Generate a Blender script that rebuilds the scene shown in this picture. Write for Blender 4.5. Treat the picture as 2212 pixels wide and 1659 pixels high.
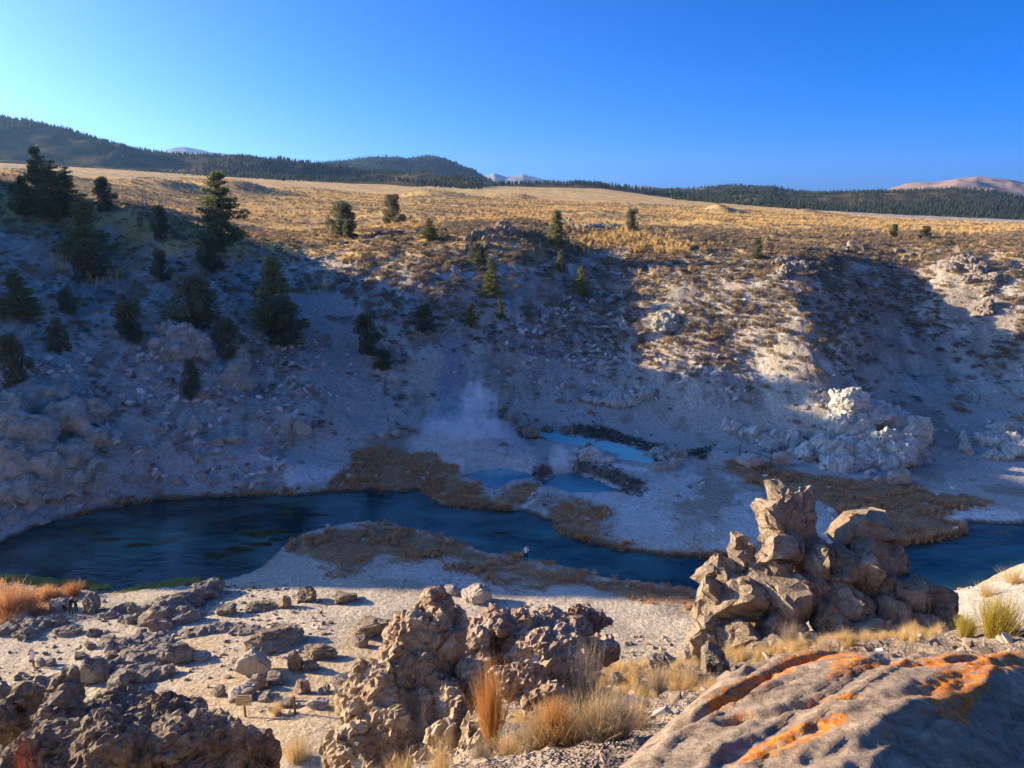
import bpy, bmesh, math, random
import numpy as np
from mathutils import Vector, Matrix, Euler

for o in list(bpy.data.objects):
    bpy.data.objects.remove(o)
SC = bpy.context.scene
COL = SC.collection
R = math.radians

# ------------------------------------------------------------------ camera, sky, sun, exposure
EYE = 35.0                       # eye height above the creek
PITCH = R(13.2)
cam_data = bpy.data.cameras.new('camera')
cam = bpy.data.objects.new('camera', cam_data)
COL.objects.link(cam)
cam.location = (0, 0, EYE)
cam.rotation_euler = (R(90) - PITCH, 0, 0)
cam_data.sensor_fit = 'HORIZONTAL'
cam_data.sensor_width = 36.0
cam_data.lens = 36.0 * 769.0 / 1024.0
cam_data.clip_start = 0.05
cam_data.clip_end = 120000
SC.camera = cam

SUN_AZ = R(72)                   # left of the view direction
SUN_EL = R(16)
world = bpy.data.worlds.new('World')
SC.world = world
world.use_nodes = True
wn = world.node_tree
bg = wn.nodes['Background']
sky = wn.nodes.new('ShaderNodeTexSky')
sky.sky_type = 'NISHITA'
sky.sun_disc = False
sky.sun_elevation = SUN_EL
sky.sun_rotation = -SUN_AZ
sky.altitude = 2200
sky.air_density = 0.4
sky.dust_density = 10.0
sky.ozone_density = 8.8
hsv = wn.nodes.new('ShaderNodeHueSaturation')
hsv.inputs['Saturation'].default_value = 1.11
wn.links.new(sky.outputs[0], hsv.inputs['Color'])
wn.links.new(hsv.outputs[0], bg.inputs[0])
bg.inputs[1].default_value = 0.126

sd = bpy.data.lights.new('sun', 'SUN')
sd.energy = 4.2
sd.angle = R(0.53)
sd.color = (1.0, 0.76, 0.46)
sun = bpy.data.objects.new('sun', sd)
COL.objects.link(sun)
sdir = Vector((-math.sin(SUN_AZ) * math.cos(SUN_EL), math.cos(SUN_AZ) * math.cos(SUN_EL), math.sin(SUN_EL)))
sun.rotation_euler = sdir.to_track_quat('Z', 'Y').to_euler()
sun.location = (-60, 20, 80)

vs = SC.view_settings
vs.view_transform = 'Standard'
vs.look = 'None'
vs.exposure = 1.58
vs.gamma = 1.0
vs.use_curve_mapping = False
SC.cycles.use_denoising = True
SC.cycles.max_bounces = 6
SC.cycles.diffuse_bounces = 4
SC.cycles.glossy_bounces = 2
SC.cycles.transmission_bounces = 3
SC.cycles.transparent_max_bounces = 6
SC.cycles.volume_bounces = 3
SC.cycles.caustics_reflective = False
SC.cycles.caustics_refractive = False
SC.cycles.use_adaptive_sampling = True
SC.cycles.adaptive_threshold = 0.02

# ------------------------------------------------------------------ helpers
FD = 769.0 * 2212 / 1024         # survey scale: pixels of a 2212 x 1659 plate
CP, SP = math.cos(PITCH), math.sin(PITCH)
def ray(u, v):
    d = (u - 1106) / FD
    e = (v - 829.5) / FD
    return d, CP - e * SP, -(SP + e * CP)
def at_y(u, v, Y):
    a, b, c = ray(u, v); t = Y / b
    return Vector((a * t, Y, EYE + c * t))
def at_z(u, v, z):
    a, b, c = ray(u, v); t = (z - EYE) / c
    return Vector((a * t, b * t, z))
def at_d(u, v, D):
    a, b, c = ray(u, v)
    return Vector((a * D, b * D, EYE + c * D))
def plate(p):
    x, y, z = p[0], p[1], p[2] - EYE
    depth = y * CP - z * SP
    up = y * SP + z * CP
    return 1106 + FD * x / depth, 829.5 - FD * up / depth, depth

# --- vectorised value noise
def _hash(ix, iy, iz, seed):
    h = (ix.astype(np.uint32) * np.uint32(374761393) + iy.astype(np.uint32) * np.uint32(668265263)
         + iz.astype(np.uint32) * np.uint32(2147483647 ^ 0x3C6EF372) + np.uint32((seed * 144665 + 77) & 0xffffffff))
    h = (h ^ (h >> np.uint32(13))) * np.uint32(1274126177)
    h = h ^ (h >> np.uint32(16))
    h = h * np.uint32(2246822519)
    h = h ^ (h >> np.uint32(15))
    return h
def _h01(ix, iy, iz, seed):
    return (_hash(ix, iy, iz, seed) & np.uint32(0xffffff)).astype(np.float32) / np.float32(16777215)
def vnoise(x, y, z=None, seed=0):
    x = np.asarray(x, np.float64); y = np.asarray(y, np.float64)
    fx = np.floor(x); fy = np.floor(y)
    ix = fx.astype(np.int64); iy = fy.astype(np.int64)
    tx = (x - fx).astype(np.float32); ty = (y - fy).astype(np.float32)
    tx = tx * tx * tx * (tx * (tx * 6 - 15) + 10); ty = ty * ty * ty * (ty * (ty * 6 - 15) + 10)
    if z is None:
        iz = np.zeros_like(ix)
        a = _h01(ix, iy, iz, seed); b = _h01(ix + 1, iy, iz, seed)
        c = _h01(ix, iy + 1, iz, seed); d = _h01(ix + 1, iy + 1, iz, seed)
        return ((a + (b - a) * tx) + ((c + (d - c) * tx) - (a + (b - a) * tx)) * ty) * 2 - 1
    z = np.asarray(z, np.float64); fz = np.floor(z); iz = fz.astype(np.int64)
    tz = (z - fz).astype(np.float32); tz = tz * tz * tz * (tz * (tz * 6 - 15) + 10)
    out = []
    for k in (0, 1):
        a = _h01(ix, iy, iz + k, seed); b = _h01(ix + 1, iy, iz + k, seed)
        c = _h01(ix, iy + 1, iz + k, seed); d = _h01(ix + 1, iy + 1, iz + k, seed)
        ab = a + (b - a) * tx; cd = c + (d - c) * tx
        out.append(ab + (cd - ab) * ty)
    return (out[0] + (out[1] - out[0]) * tz) * 2 - 1
def fbm(x, y, z=None, octv=5, seed=0, gain=0.5, lac=2.03, ridged=False):
    s = 0; a = 1.0; tot = 0
    for k in range(octv):
        n = vnoise(x, y, z, seed + k * 17)
        if ridged:
            n = 1 - 2 * np.abs(n)
        s = s + a * n; tot += a
        x = x * lac + 13.7; y = y * lac + 7.3
        if z is not None: z = z * lac + 3.1
        a *= gain
    return s / tot
def worley(x, y, z, seed=0):
    """F1 and F2 distances"""
    ix = np.floor(x).astype(np.int64); iy = np.floor(y).astype(np.int64); iz = np.floor(z).astype(np.int64)
    f1 = np.full(x.shape, 9.0, np.float32); f2 = f1.copy()
    for dx in (-1, 0, 1):
        for dy in (-1, 0, 1):
            for dz in (-1, 0, 1):
                cx, cy, cz = ix + dx, iy + dy, iz + dz
                h = _hash(cx, cy, cz, seed)
                px = cx + (h & np.uint32(1023)).astype(np.float32) / 1023
                py = cy + ((h >> np.uint32(10)) & np.uint32(1023)).astype(np.float32) / 1023
                pz = cz + ((h >> np.uint32(20)) & np.uint32(1023)).astype(np.float32) / 1023
                d = np.sqrt((px - x) ** 2 + (py - y) ** 2 + (pz - z) ** 2).astype(np.float32)
                nf1 = np.minimum(f1, d)
                f2 = np.minimum(f2, np.maximum(f1, d))
                f1 = nf1
    return f1, f2
def cell_value(x, y, z, seed=0):
    """random value of the nearest cell: flat steps between neighbouring cells"""
    ix = np.floor(x).astype(np.int64); iy = np.floor(y).astype(np.int64); iz = np.floor(z).astype(np.int64)
    f1 = np.full(x.shape, 9.0, np.float32); val = np.zeros(x.shape, np.float32)
    for dx in (-1, 0, 1):
        for dy in (-1, 0, 1):
            for dz in (-1, 0, 1):
                cx, cy, cz = ix + dx, iy + dy, iz + dz
                h = _hash(cx, cy, cz, seed)
                px = cx + (h & np.uint32(1023)).astype(np.float32) / 1023
                py = cy + ((h >> np.uint32(10)) & np.uint32(1023)).astype(np.float32) / 1023
                pz = cz + ((h >> np.uint32(20)) & np.uint32(1023)).astype(np.float32) / 1023
                d = np.sqrt((px - x) ** 2 + (py - y) ** 2 + (pz - z) ** 2).astype(np.float32)
                m = d < f1
                val = np.where(m, ((h >> np.uint32(5)) & np.uint32(255)).astype(np.float32) / 127.5 - 1, val); f1 = np.minimum(f1, d)
    return val
def sstep(a, b, x):
    t = np.clip((x - a) / (b - a), 0, 1)
    return t * t * (3 - 2 * t)
def poly_sd(poly, x, y, pad=25.0):
    """signed distance to a closed world-space polygon, negative inside; far points get +pad"""
    P = np.array([(p[0], p[1]) for p in poly], np.float64)
    out = np.full(x.shape, pad, np.float32)
    lo = P.min(0) - pad; hi = P.max(0) + pad
    m = (x > lo[0]) & (x < hi[0]) & (y > lo[1]) & (y < hi[1])
    if not m.any(): return out
    px = x[m]; py = y[m]
    d2 = np.full(px.shape, 1e9); ins = np.zeros(px.shape, bool)
    n = len(P)
    for i in range(n):
        a = P[i]; b = P[(i + 1) % n]
        ex, ey = b - a
        t = np.clip(((px - a[0]) * ex + (py - a[1]) * ey) / (ex * ex + ey * ey + 1e-12), 0, 1)
        d2 = np.minimum(d2, (px - a[0] - t * ex) ** 2 + (py - a[1] - t * ey) ** 2)
        c = ((a[1] > py) != (b[1] > py))
        with np.errstate(divide='ignore', invalid='ignore'):
            xi = a[0] + (py - a[1]) * ex / (ey if abs(ey) > 1e-12 else 1e-12)
        ins ^= c & (px < xi)
    d = np.sqrt(d2); d[ins] *= -1
    out[m] = np.minimum(d, pad)
    return out

# --- objects
def link(o, parent=None):
    COL.objects.link(o)
    if parent is not None: o.parent = parent
    return o
def tag(o, label=None, cat=None, group=None, kind=None):
    if label: o['label'] = label
    if cat: o['category'] = cat
    if group: o['group'] = group
    if kind: o['kind'] = kind
    return o
def mesh_np(name, verts, faces, mats=(), smooth=False):
    """verts (n,3), faces: (m,3) or (m,4) array or a list of lists"""
    me = bpy.data.meshes.new(name)
    verts = np.asarray(verts, np.float32)
    if isinstance(faces, np.ndarray):
        m, k = faces.shape
        me.vertices.add(len(verts)); me.vertices.foreach_set('co', verts.ravel())
        me.loops.add(m * k); me.loops.foreach_set('vertex_index', faces.astype(np.int32).ravel())
        me.polygons.add(m)
        me.polygons.foreach_set('loop_start', np.arange(0, m * k, k, dtype=np.int32))
        me.update(calc_edges=True); me.validate()
    else:
        me.from_pydata([tuple(map(float, v)) for v in verts], [], faces); me.update()
    for mt in (mats if isinstance(mats, (list, tuple)) else (mats,)): me.materials.append(mt)
    me.polygons.foreach_set('use_smooth', np.full(len(me.polygons), smooth, bool))
    return me
def mobj(name, me, parent=None, loc=None, rot=None, scale=None):
    o = bpy.data.objects.new(name, me); link(o, parent)
    if loc is not None: o.location = loc
    if rot is not None: o.rotation_euler = rot
    if scale is not None: o.scale = scale if hasattr(scale, '__len__') else (scale,) * 3
    return o
def empty(name, loc, rz=0.0, scale=1.0):
    o = bpy.data.objects.new(name, None); link(o)
    o.location = loc; o.rotation_euler = (0, 0, rz); o.scale = (scale,) * 3 if not hasattr(scale, '__len__') else scale
    o.empty_display_size = 0.2
    return o
class MB:
    """collects simple solids into one mesh"""
    def __init__(s): s.v = []; s.f = []; s.m = []
    def add(s, verts, faces, mi=0):
        n = len(s.v); s.v += [tuple(p) for p in verts]
        s.f += [[i + n for i in f] for f in faces]; s.m += [mi] * len(faces)
    def box(s, c, size, rz=0.0, mi=0, rx=0.0, ry=0.0):
        M = Matrix.Translation(c) @ Euler((rx, ry, rz)).to_matrix().to_4x4()
        x, y, z = [k / 2 for k in size]
        vs_ = [M @ Vector((i * x, j * y, k * z)) for i in (-1, 1) for j in (-1, 1) for k in (-1, 1)]
        s.add(vs_, [[0, 1, 3, 2], [4, 6, 7, 5], [0, 4, 5, 1], [2, 3, 7, 6], [0, 2, 6, 4], [1, 5, 7, 3]], mi)
    def tube(s, pts, radii, n=6, mi=0, cap=True):
        pts = [Vector(p) for p in pts]; rings = []
        base = len(s.v)
        for i, p in enumerate(pts):
            d = (pts[min(i + 1, len(pts) - 1)] - pts[max(i - 1, 0)])
            if d.length < 1e-9: d = Vector((0, 0, 1))
            d.normalize()
            a = d.orthogonal() if abs(d.z) > .99 else d.cross(Vector((0, 0, 1)))
            a.normalize(); b = d.cross(a)
            r = radii[i] if hasattr(radii, '__len__') else radii
            for k in range(n):
                t = 2 * math.pi * k / n
                s.v.append(tuple(p + (a * math.cos(t) + b * math.sin(t)) * r))
        for i in range(len(pts) - 1):
            for k in range(n):
                a0 = base + i * n + k; a1 = base + i * n + (k + 1) % n
                s.f.append([a0, a1, a1 + n, a0 + n]); s.m.append(mi)
        if cap:
            s.f.append([base + k for k in range(n)][::-1]); s.m.append(mi)
            s.f.append([base + (len(pts) - 1) * n + k for k in range(n)]); s.m.append(mi)
    def mesh(s, name, mats, smooth=False):
        me = mesh_np(name, np.array(s.v), s.f, mats, smooth)
        if max(s.m, default=0): me.polygons.foreach_set('material_index', np.array(s.m, np.int32))
        return me
    def build(s, name, mats, parent=None, smooth=False, **kw):
        return mobj(name, s.mesh(name, mats, smooth), parent, **kw)

# --- materials
def new_mat(name):
    m = bpy.data.materials.new(name); m.use_nodes = True
    nt = m.node_tree
    return m, nt, nt.nodes['Principled BSDF']
def N(nt, kind, ins=None, **props):
    n = nt.nodes.new(kind)
    for k, v in props.items(): setattr(n, k, v)
    for k, v in (ins or {}).items():
        if isinstance(v, bpy.types.NodeSocket): nt.links.new(v, n.inputs[k])
        else: n.inputs[k].default_value = v
    return n
def ramp(nt, fac, stops):
    n = nt.nodes.new('ShaderNodeValToRGB'); cr = n.color_ramp
    while len(cr.elements) > 1: cr.elements.remove(cr.elements[-1])
    cr.elements[0].position = stops[0][0]; cr.elements[0].color = (*stops[0][1], 1)
    for p, c in stops[1:]:
        e = cr.elements.new(p); e.color = (*c, 1)
    nt.links.new(fac, n.inputs[0])
    return n.outputs[0]
def mixc(nt, fac, a, b, mode='MIX'):
    n = nt.nodes.new('ShaderNodeMix'); n.data_type = 'RGBA'; n.blend_type = mode
    for sock, v in ((n.inputs[0], fac), (n.inputs[6], a), (n.inputs[7], b)):
        if isinstance(v, bpy.types.NodeSocket): nt.links.new(v, sock)
        elif hasattr(v, '__len__'): sock.default_value = (*v[:3], 1)
        else: sock.default_value = v
    return n.outputs[2]
def plain_mat(name, c, rough=0.9, spec=0.2, var=0.25, scale=6.0):
    m, nt, b = new_mat(name)
    tc = N(nt, 'ShaderNodeTexCoord')
    nz = N(nt, 'ShaderNodeTexNoise', {'Vector': tc.outputs['Object'], 'Scale': scale, 'Detail': 4.0})
    col = ramp(nt, nz.outputs[0], [(0.3, tuple(k * (1 - var) for k in c)), (0.7, tuple(min(1, k * (1 + var)) for k in c))])
    nt.links.new(col, b.inputs['Base Color'])
    b.inputs['Roughness'].default_value = rough
    b.inputs['Specular IOR Level'].default_value = spec
    return m
def rock_mat(name, dark, mid, light, scale=1.0, bump=0.35, stain=None, bscale=6.0, stain_at=0.58, crack=0.0):
    m, nt, b = new_mat(name)
    tc = N(nt, 'ShaderNodeTexCoord')
    co = tc.outputs['Object']
    n1 = N(nt, 'ShaderNodeTexNoise', {'Vector': co, 'Scale': 1.3 * scale, 'Detail': 7.0, 'Roughness': 0.62})
    n2 = N(nt, 'ShaderNodeTexNoise', {'Vector': co, 'Scale': 9.0 * scale, 'Detail': 5.0, 'Roughness': 0.7})
    mx = N(nt, 'ShaderNodeMath', {0: n1.outputs[0], 1: n2.outputs[0]}, operation='ADD')
    hf = N(nt, 'ShaderNodeMath', {0: mx.outputs[0], 1: 0.5}, operation='MULTIPLY')
    col = ramp(nt, hf.outputs[0], [(0.36, dark), (0.5, mid), (0.62, light)])
    if stain:
        n3 = N(nt, 'ShaderNodeTexNoise', {'Vector': co, 'Scale': 0.9 * scale, 'Detail': 6.0, 'Roughness': 0.68})
        f = ramp(nt, n3.outputs[0], [(stain_at - 0.06, (0, 0, 0)), (stain_at + 0.06, (1, 1, 1))])
        col = mixc(nt, f, col, stain)
    ck = None
    if crack:                                      # joints running through the rock
        nd = N(nt, 'ShaderNodeTexNoise', {'Vector': co, 'Scale': 2.4, 'Detail': 4.0})
        wv = mixc(nt, .22, co, nd.outputs['Color'], 'LINEAR_LIGHT')
        vo = N(nt, 'ShaderNodeTexVoronoi', {'Vector': wv, 'Scale': crack}, feature='DISTANCE_TO_EDGE')
        ck = ramp(nt, vo.outputs['Distance'], [(.0, (.30, .27, .25)), (.022, (.75, .74, .73)), (.05, (1, 1, 1))])
        nm_ = N(nt, 'ShaderNodeTexNoise', {'Vector': co, 'Scale': 1.1, 'Detail': 3.0})
        ck = mixc(nt, ramp(nt, nm_.outputs[0], [(.44, (0, 0, 0)), (.60, (1, 1, 1))]), (1, 1, 1), ck)
        col = mixc(nt, 1.0, col, ck, 'MULTIPLY')
    nt.links.new(col, b.inputs['Base Color'])
    b.inputs['Roughness'].default_value = 0.93
    b.inputs['Specular IOR Level'].default_value = 0.15
    n4 = N(nt, 'ShaderNodeTexNoise', {'Vector': co, 'Scale': bscale * scale, 'Detail': 8.0, 'Roughness': 0.68})
    bp = N(nt, 'ShaderNodeBump', {'Height': n4.outputs[0], 'Strength': bump, 'Distance': 0.4 / scale})
    if ck is not None:
        bp = N(nt, 'ShaderNodeBump', {'Height': ck, 'Strength': .6, 'Distance': .1 / scale, 'Normal': bp.outputs[0]})
    nt.links.new(bp.outputs[0], b.inputs['Normal'])
    return m
def leaf_mat(name, stops, trans=0.15, rough=0.8):
    """colour varies per object/instance and a little per leaf"""
    m, nt, b = new_mat(name)
    oi = N(nt, 'ShaderNodeObjectInfo')
    gm = N(nt, 'ShaderNodeNewGeometry')
    a = N(nt, 'ShaderNodeMath', {0: oi.outputs['Random'], 1: 0.72}, operation='MULTIPLY')
    c = N(nt, 'ShaderNodeMath', {0: gm.outputs['Random Per Island'], 1: 0.28, 2: a.outputs[0]}, operation='MULTIPLY_ADD')
    col = ramp(nt, c.outputs[0], stops)
    nt.links.new(col, b.inputs['Base Color'])
    b.inputs['Roughness'].default_value = rough
    b.inputs['Specular IOR Level'].default_value = 0.15
    tr = N(nt, 'ShaderNodeBsdfTranslucent', {'Color': col})
    mx = N(nt, 'ShaderNodeMixShader', {0: trans, 1: b.outputs[0], 2: tr.outputs[0]})
    nt.links.new(mx.outputs[0], nt.nodes['Material Output'].inputs['Surface'])
    return m

# --- scattering masses nobody could count
PROTO = {}
def proto_collection(key, meshes):
    c = bpy.data.collections.new('kinds_' + key)
    for i, me in enumerate(meshes):
        o = bpy.data.objects.new('%s_kind_%02d' % (key, i), me); c.objects.link(o)
    PROTO[key] = c
    return c
def scatter(name, key, pts, rot, scl, idx, label, cat=None, parent=None):
    pts = np.asarray(pts, np.float32); n = len(pts)
    me = bpy.data.meshes.new(name); me.vertices.add(n); me.vertices.foreach_set('co', pts.ravel())
    rot = np.asarray(rot, np.float32)
    if rot.ndim == 1: rot = np.stack([np.zeros(n), np.zeros(n), rot], 1).astype(np.float32)
    scl = np.asarray(scl, np.float32)
    if scl.ndim == 1: scl = np.stack([scl] * 3, 1)
    a = me.attributes.new('rot', 'FLOAT_VECTOR', 'POINT'); a.data.foreach_set('vector', rot.astype(np.float32).ravel())
    a = me.attributes.new('scl', 'FLOAT_VECTOR', 'POINT'); a.data.foreach_set('vector', scl.astype(np.float32).ravel())
    a = me.attributes.new('idx', 'INT', 'POINT'); a.data.foreach_set('value', np.asarray(idx, np.int32))
    o = mobj(name, me, parent)
    g = bpy.data.node_groups.new('scatter_' + name, 'GeometryNodeTree')
    g.interface.new_socket('Geometry', in_out='INPUT', socket_type='NodeSocketGeometry')
    g.interface.new_socket('Geometry', in_out='OUTPUT', socket_type='NodeSocketGeometry')
    gi = g.nodes.new('NodeGroupInput'); go = g.nodes.new('NodeGroupOutput')
    ci = g.nodes.new('GeometryNodeCollectionInfo'); ci.inputs[0].default_value = PROTO[key]
    ci.inputs[1].default_value = True; ci.inputs[2].default_value = True
    ip = g.nodes.new('GeometryNodeInstanceOnPoints')
    def attr(nm, ty):
        q = g.nodes.new('GeometryNodeInputNamedAttribute'); q.data_type = ty; q.inputs[0].default_value = nm
        return q.outputs[0]
    er = g.nodes.new('FunctionNodeEulerToRotation')
    L = g.links.new
    L(gi.outputs[0], ip.inputs['Points']); L(ci.outputs[0], ip.inputs['Instance'])
    ip.inputs['Pick Instance'].default_value = True
    L(attr('idx', 'INT'), ip.inputs['Instance Index'])
    L(attr('rot', 'FLOAT_VECTOR'), er.inputs[0]); L(er.outputs[0], ip.inputs['Rotation'])
    L(attr('scl', 'FLOAT_VECTOR'), ip.inputs['Scale'])
    L(ip.outputs[0], go.inputs[0])
    md = o.modifiers.new('scatter', 'NODES'); md.node_group = g
    tag(o, label, cat, kind='stuff')
    return o
# ------------------------------------------------------------------ terrain
def PZ(z, *uv): return [at_z(u, v, z) for u, v in uv]

# the creek, surveyed as a closed shoreline at water level
far_shore = PZ(0, (-500, 1330), (-250, 1260), (0, 1172), (60, 1150), (120, 1127), (180, 1112), (300, 1088), (350, 1080), (430, 1076), (520, 1073), (640, 1071), (700, 1064),
               (760, 1060), (820, 1060), (890, 1063), (925, 1068), (940, 1082), (965, 1094), (1000, 1098), (1060, 1101), (1120, 1102),
               (1150, 1110), (1180, 1125), (1198, 1140), (1205, 1153), (1235, 1163), (1290, 1177), (1340, 1190), (1400, 1198), (1470, 1204), (1560, 1203),
               (1700, 1196), (1850, 1186), (1947, 1179), (2020, 1170), (2075, 1161), (2088, 1150), (2078, 1138), (2090, 1128), (2212, 1134), (2500, 1150), (2900, 1180))
near_shore = PZ(0, (3000, 1330), (2500, 1330), (2060, 1300), (1800, 1300), (1620, 1290), (1520, 1281), (1480, 1273), (1400, 1262), (1300, 1247), (1260, 1237),
                (1200, 1218), (1145, 1207), (1100, 1199), (1050, 1193), (1010, 1177), (960, 1158), (900, 1144), (850, 1136), (800, 1126),
                (740, 1132), (700, 1141), (640, 1163), (605, 1190), (570, 1222), (540, 1240), (480, 1256), (400, 1268), (300, 1278), (230, 1282),
                (150, 1272), (60, 1262), (0, 1262), (-250, 1330), (-500, 1420))
CREEK = far_shore + near_shore

def ZP(x, y): return (932.6 + x * .248, 850.3 + y * .248)     # pool survey plate
pool_turq_uv = [ZP(*p) for p in ((740, 372), (870, 350), (1000, 328), (1130, 333), (1180, 368), (1380, 395), (1600, 435), (1750, 470), (1900, 520), (1990, 548),
                (1880, 602), (1760, 590), (1650, 577), (1550, 570), (1630, 530), (1480, 492), (1340, 458), (1250, 450), (1060, 432), (940, 402), (860, 390))]
pool_a_uv = [ZP(*p) for p in ((262, 715), (350, 738), (430, 790), (490, 822), (560, 832), (620, 797), (700, 760), (850, 738), (870, 710), (800, 682), (700, 662), (600, 655), (450, 668), (360, 690))]
pool_b_uv = [ZP(*p) for p in ((950, 800), (985, 765), (1040, 742), (1090, 695), (1220, 685), (1290, 718), (1400, 748), (1500, 788), (1580, 822), (1640, 850), (1400, 860), (1200, 862), (1150, 838), (1060, 815))]
Z_TURQ, Z_A, Z_B = 1.35, 0.55, 0.5
POOL_T = [at_z(u, v, Z_TURQ) for u, v in pool_turq_uv]
POOL_A = [at_z(u, v, Z_A) for u, v in pool_a_uv]
POOL_B = [at_z(u, v, Z_B) for u, v in pool_b_uv]

ctrl = []
def cy(u, *vy):
    for v, Y in vy: ctrl.append(tuple(at_y(u, v, Y)))
def cz(*uvz):
    for u, v, z in uvz: ctrl.append(tuple(at_z(u, v, z)))
def cx(*xyz): ctrl.extend(xyz)
# far canyon side, column by column
cy(0, (1080, 82), (980, 87), (850, 95), (700, 110), (560, 127), (470, 145), (425, 158), (400, 210), (383, 350), (365, 700), (345, 1500))
cy(100, (1050, 85), (900, 94), (800, 101), (650, 118), (520, 136), (432, 157))
cy(200, (1000, 88), (900, 97), (800, 107), (650, 125), (520, 144), (440, 158), (415, 260), (395, 450))
cy(300, (980, 92), (880, 100), (780, 110), (650, 126), (540, 141), (458, 152), (440, 200), (420, 330), (385, 900), (372, 1500))
cy(400, (980, 94), (880, 102), (750, 113), (650, 125), (520, 142), (490, 190), (455, 300))
cy(480, (980, 95), (850, 106), (730, 118), (620, 132), (535, 145), (500, 190))
cy(560, (980, 96), (850, 109), (700, 126), (600, 141), (552, 152), (520, 172), (480, 240))
cy(620, (1000, 94), (900, 104), (780, 117), (680, 130), (600, 145), (550, 160), (510, 200), (450, 340), (412, 700), (388, 1500))
cy(700, (920, 104), (800, 117), (700, 129), (620, 142), (560, 160), (500, 205), (460, 300))
cy(800, (920, 106), (800, 118), (700, 129), (620, 141), (550, 158), (500, 190), (460, 280))
cy(900, (890, 110), (780, 121), (700, 130), (600, 144), (540, 160), (490, 195), (455, 300))
cy(975, (890, 112), (800, 120), (730, 127), (640, 139), (580, 150), (530, 163), (488, 195))
cy(1030, (920, 108), (880, 114), (750, 127), (640, 140), (560, 154), (505, 167), (480, 200), (455, 300), (425, 700), (402, 1500))
cy(1100, (925, 109), (880, 115), (750, 128), (650, 139), (600, 147), (540, 158), (497, 168), (476, 200))
cy(1180, (915, 111), (870, 118), (750, 132), (650, 144), (590, 153), (540, 162), (505, 180))
cy(1300, (918, 113), (870, 119), (780, 129), (700, 140), (620, 152), (560, 165), (500, 195), (460, 300), (430, 700), (408, 1500))
cy(1400, (940, 111), (870, 118), (780, 126), (700, 137), (620, 149), (560, 162))
cy(1500, (945, 110), (880, 115), (800, 121), (700, 132), (600, 147), (520, 174), (470, 300), (445, 700), (437, 1500))
cy(1650, (950, 108), (860, 114), (760, 121), (660, 132), (590, 145), (540, 164), (500, 210))
cy(1750, (950, 106), (870, 110), (760, 117), (680, 125), (600, 138), (545, 158), (490, 220), (478, 350), (466, 700), (460, 1500))
cy(1815, (970, 103), (870, 108), (760, 122), (680, 135), (600, 148), (545, 163))
cy(1900, (1005, 98), (950, 104), (850, 120), (750, 134), (680, 144), (600, 154), (540, 168), (500, 225))
cy(1980, (1000, 100), (900, 115), (800, 131), (700, 143), (620, 152), (550, 165))
cy(2050, (1055, 90), (950, 106), (850, 121), (750, 134), (650, 143), (580, 151), (530, 170), (495, 300))
cy(2212, (1050, 92), (950, 107), (850, 119), (750, 129), (680, 134), (600, 141), (545, 158), (505, 220), (490, 350), (479, 700), (475, 1500))
cy(2500, (1000, 95), (850, 108), (700, 125), (600, 140), (550, 158), (510, 240), (486, 700), (480, 1500))
# far floor
cz((0, 1140, .8), (100, 1110, .8), (200, 1075, 1.0), (300, 1050, 1.2), (400, 1040, 1.1), (500, 1030, 1.2), (600, 1040, .7), (700, 1040, .6), (700, 985, 1.8), (600, 980, 2.2),
   (800, 1035, .6), (800, 985, 1.6), (870, 1005, 1.2), (900, 955, 2.4), (1000, 920, 3.9), (1060, 945, 3.5), (1130, 960, 2.6), (1160, 1000, 1.6), (1000, 985, 1.9), (930, 985, 1.7), (1100, 1000, 1.4), (1000, 1050, .7),
   (1120, 1065, .7), (1190, 1000, 1.4), (1250, 985, 2.2), (1330, 1005, 2.0), (1400, 1030, 1.5), (1300, 1080, .7), (1400, 1100, .7), (1500, 1060, .9), (1500, 1000, 1.4),
   (1600, 1100, .7), (1600, 1030, 1.0), (1700, 1050, .9), (1800, 1080, .7), (1900, 1120, .5), (2000, 1100, .6), (2150, 1095, .6), (1450, 970, 1.7), (1580, 980, 1.6), (1700, 1010, 1.0), (1800, 1020, .9),
   (1450, 1170, .5), (1650, 1160, .5), (1210, 1100, .6), (1240, 945, 1.9), (1400, 975, 1.8))
# near floor
cz((50, 1330, .9), (73, 1445, 2.2), (0, 1300, .7), (0, 1550, 3.6), (200, 1450, 2.8), (250, 1330, 1.1), (400, 1320, 1.2), (600, 1290, 1.1), (560, 1400, 2.9), (700, 1200, .6),
   (700, 1260, .9), (700, 1350, 2.3), (800, 1170, .5), (900, 1200, .6), (1000, 1230, .6), (900, 1290, 1.2), (1100, 1290, .9), (1200, 1270, .7), (1350, 1300, .9),
   (1450, 1300, .8), (620, 1560, 6.0), (720, 1560, 6.2), (640, 1620, 6.6), (500, 1500, 4.6), (800, 1450, 4.2), (350, 1500, 4.0), (1000, 1330, 1.6), (1200, 1330, 1.7), (1350, 1340, 1.5))
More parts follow.
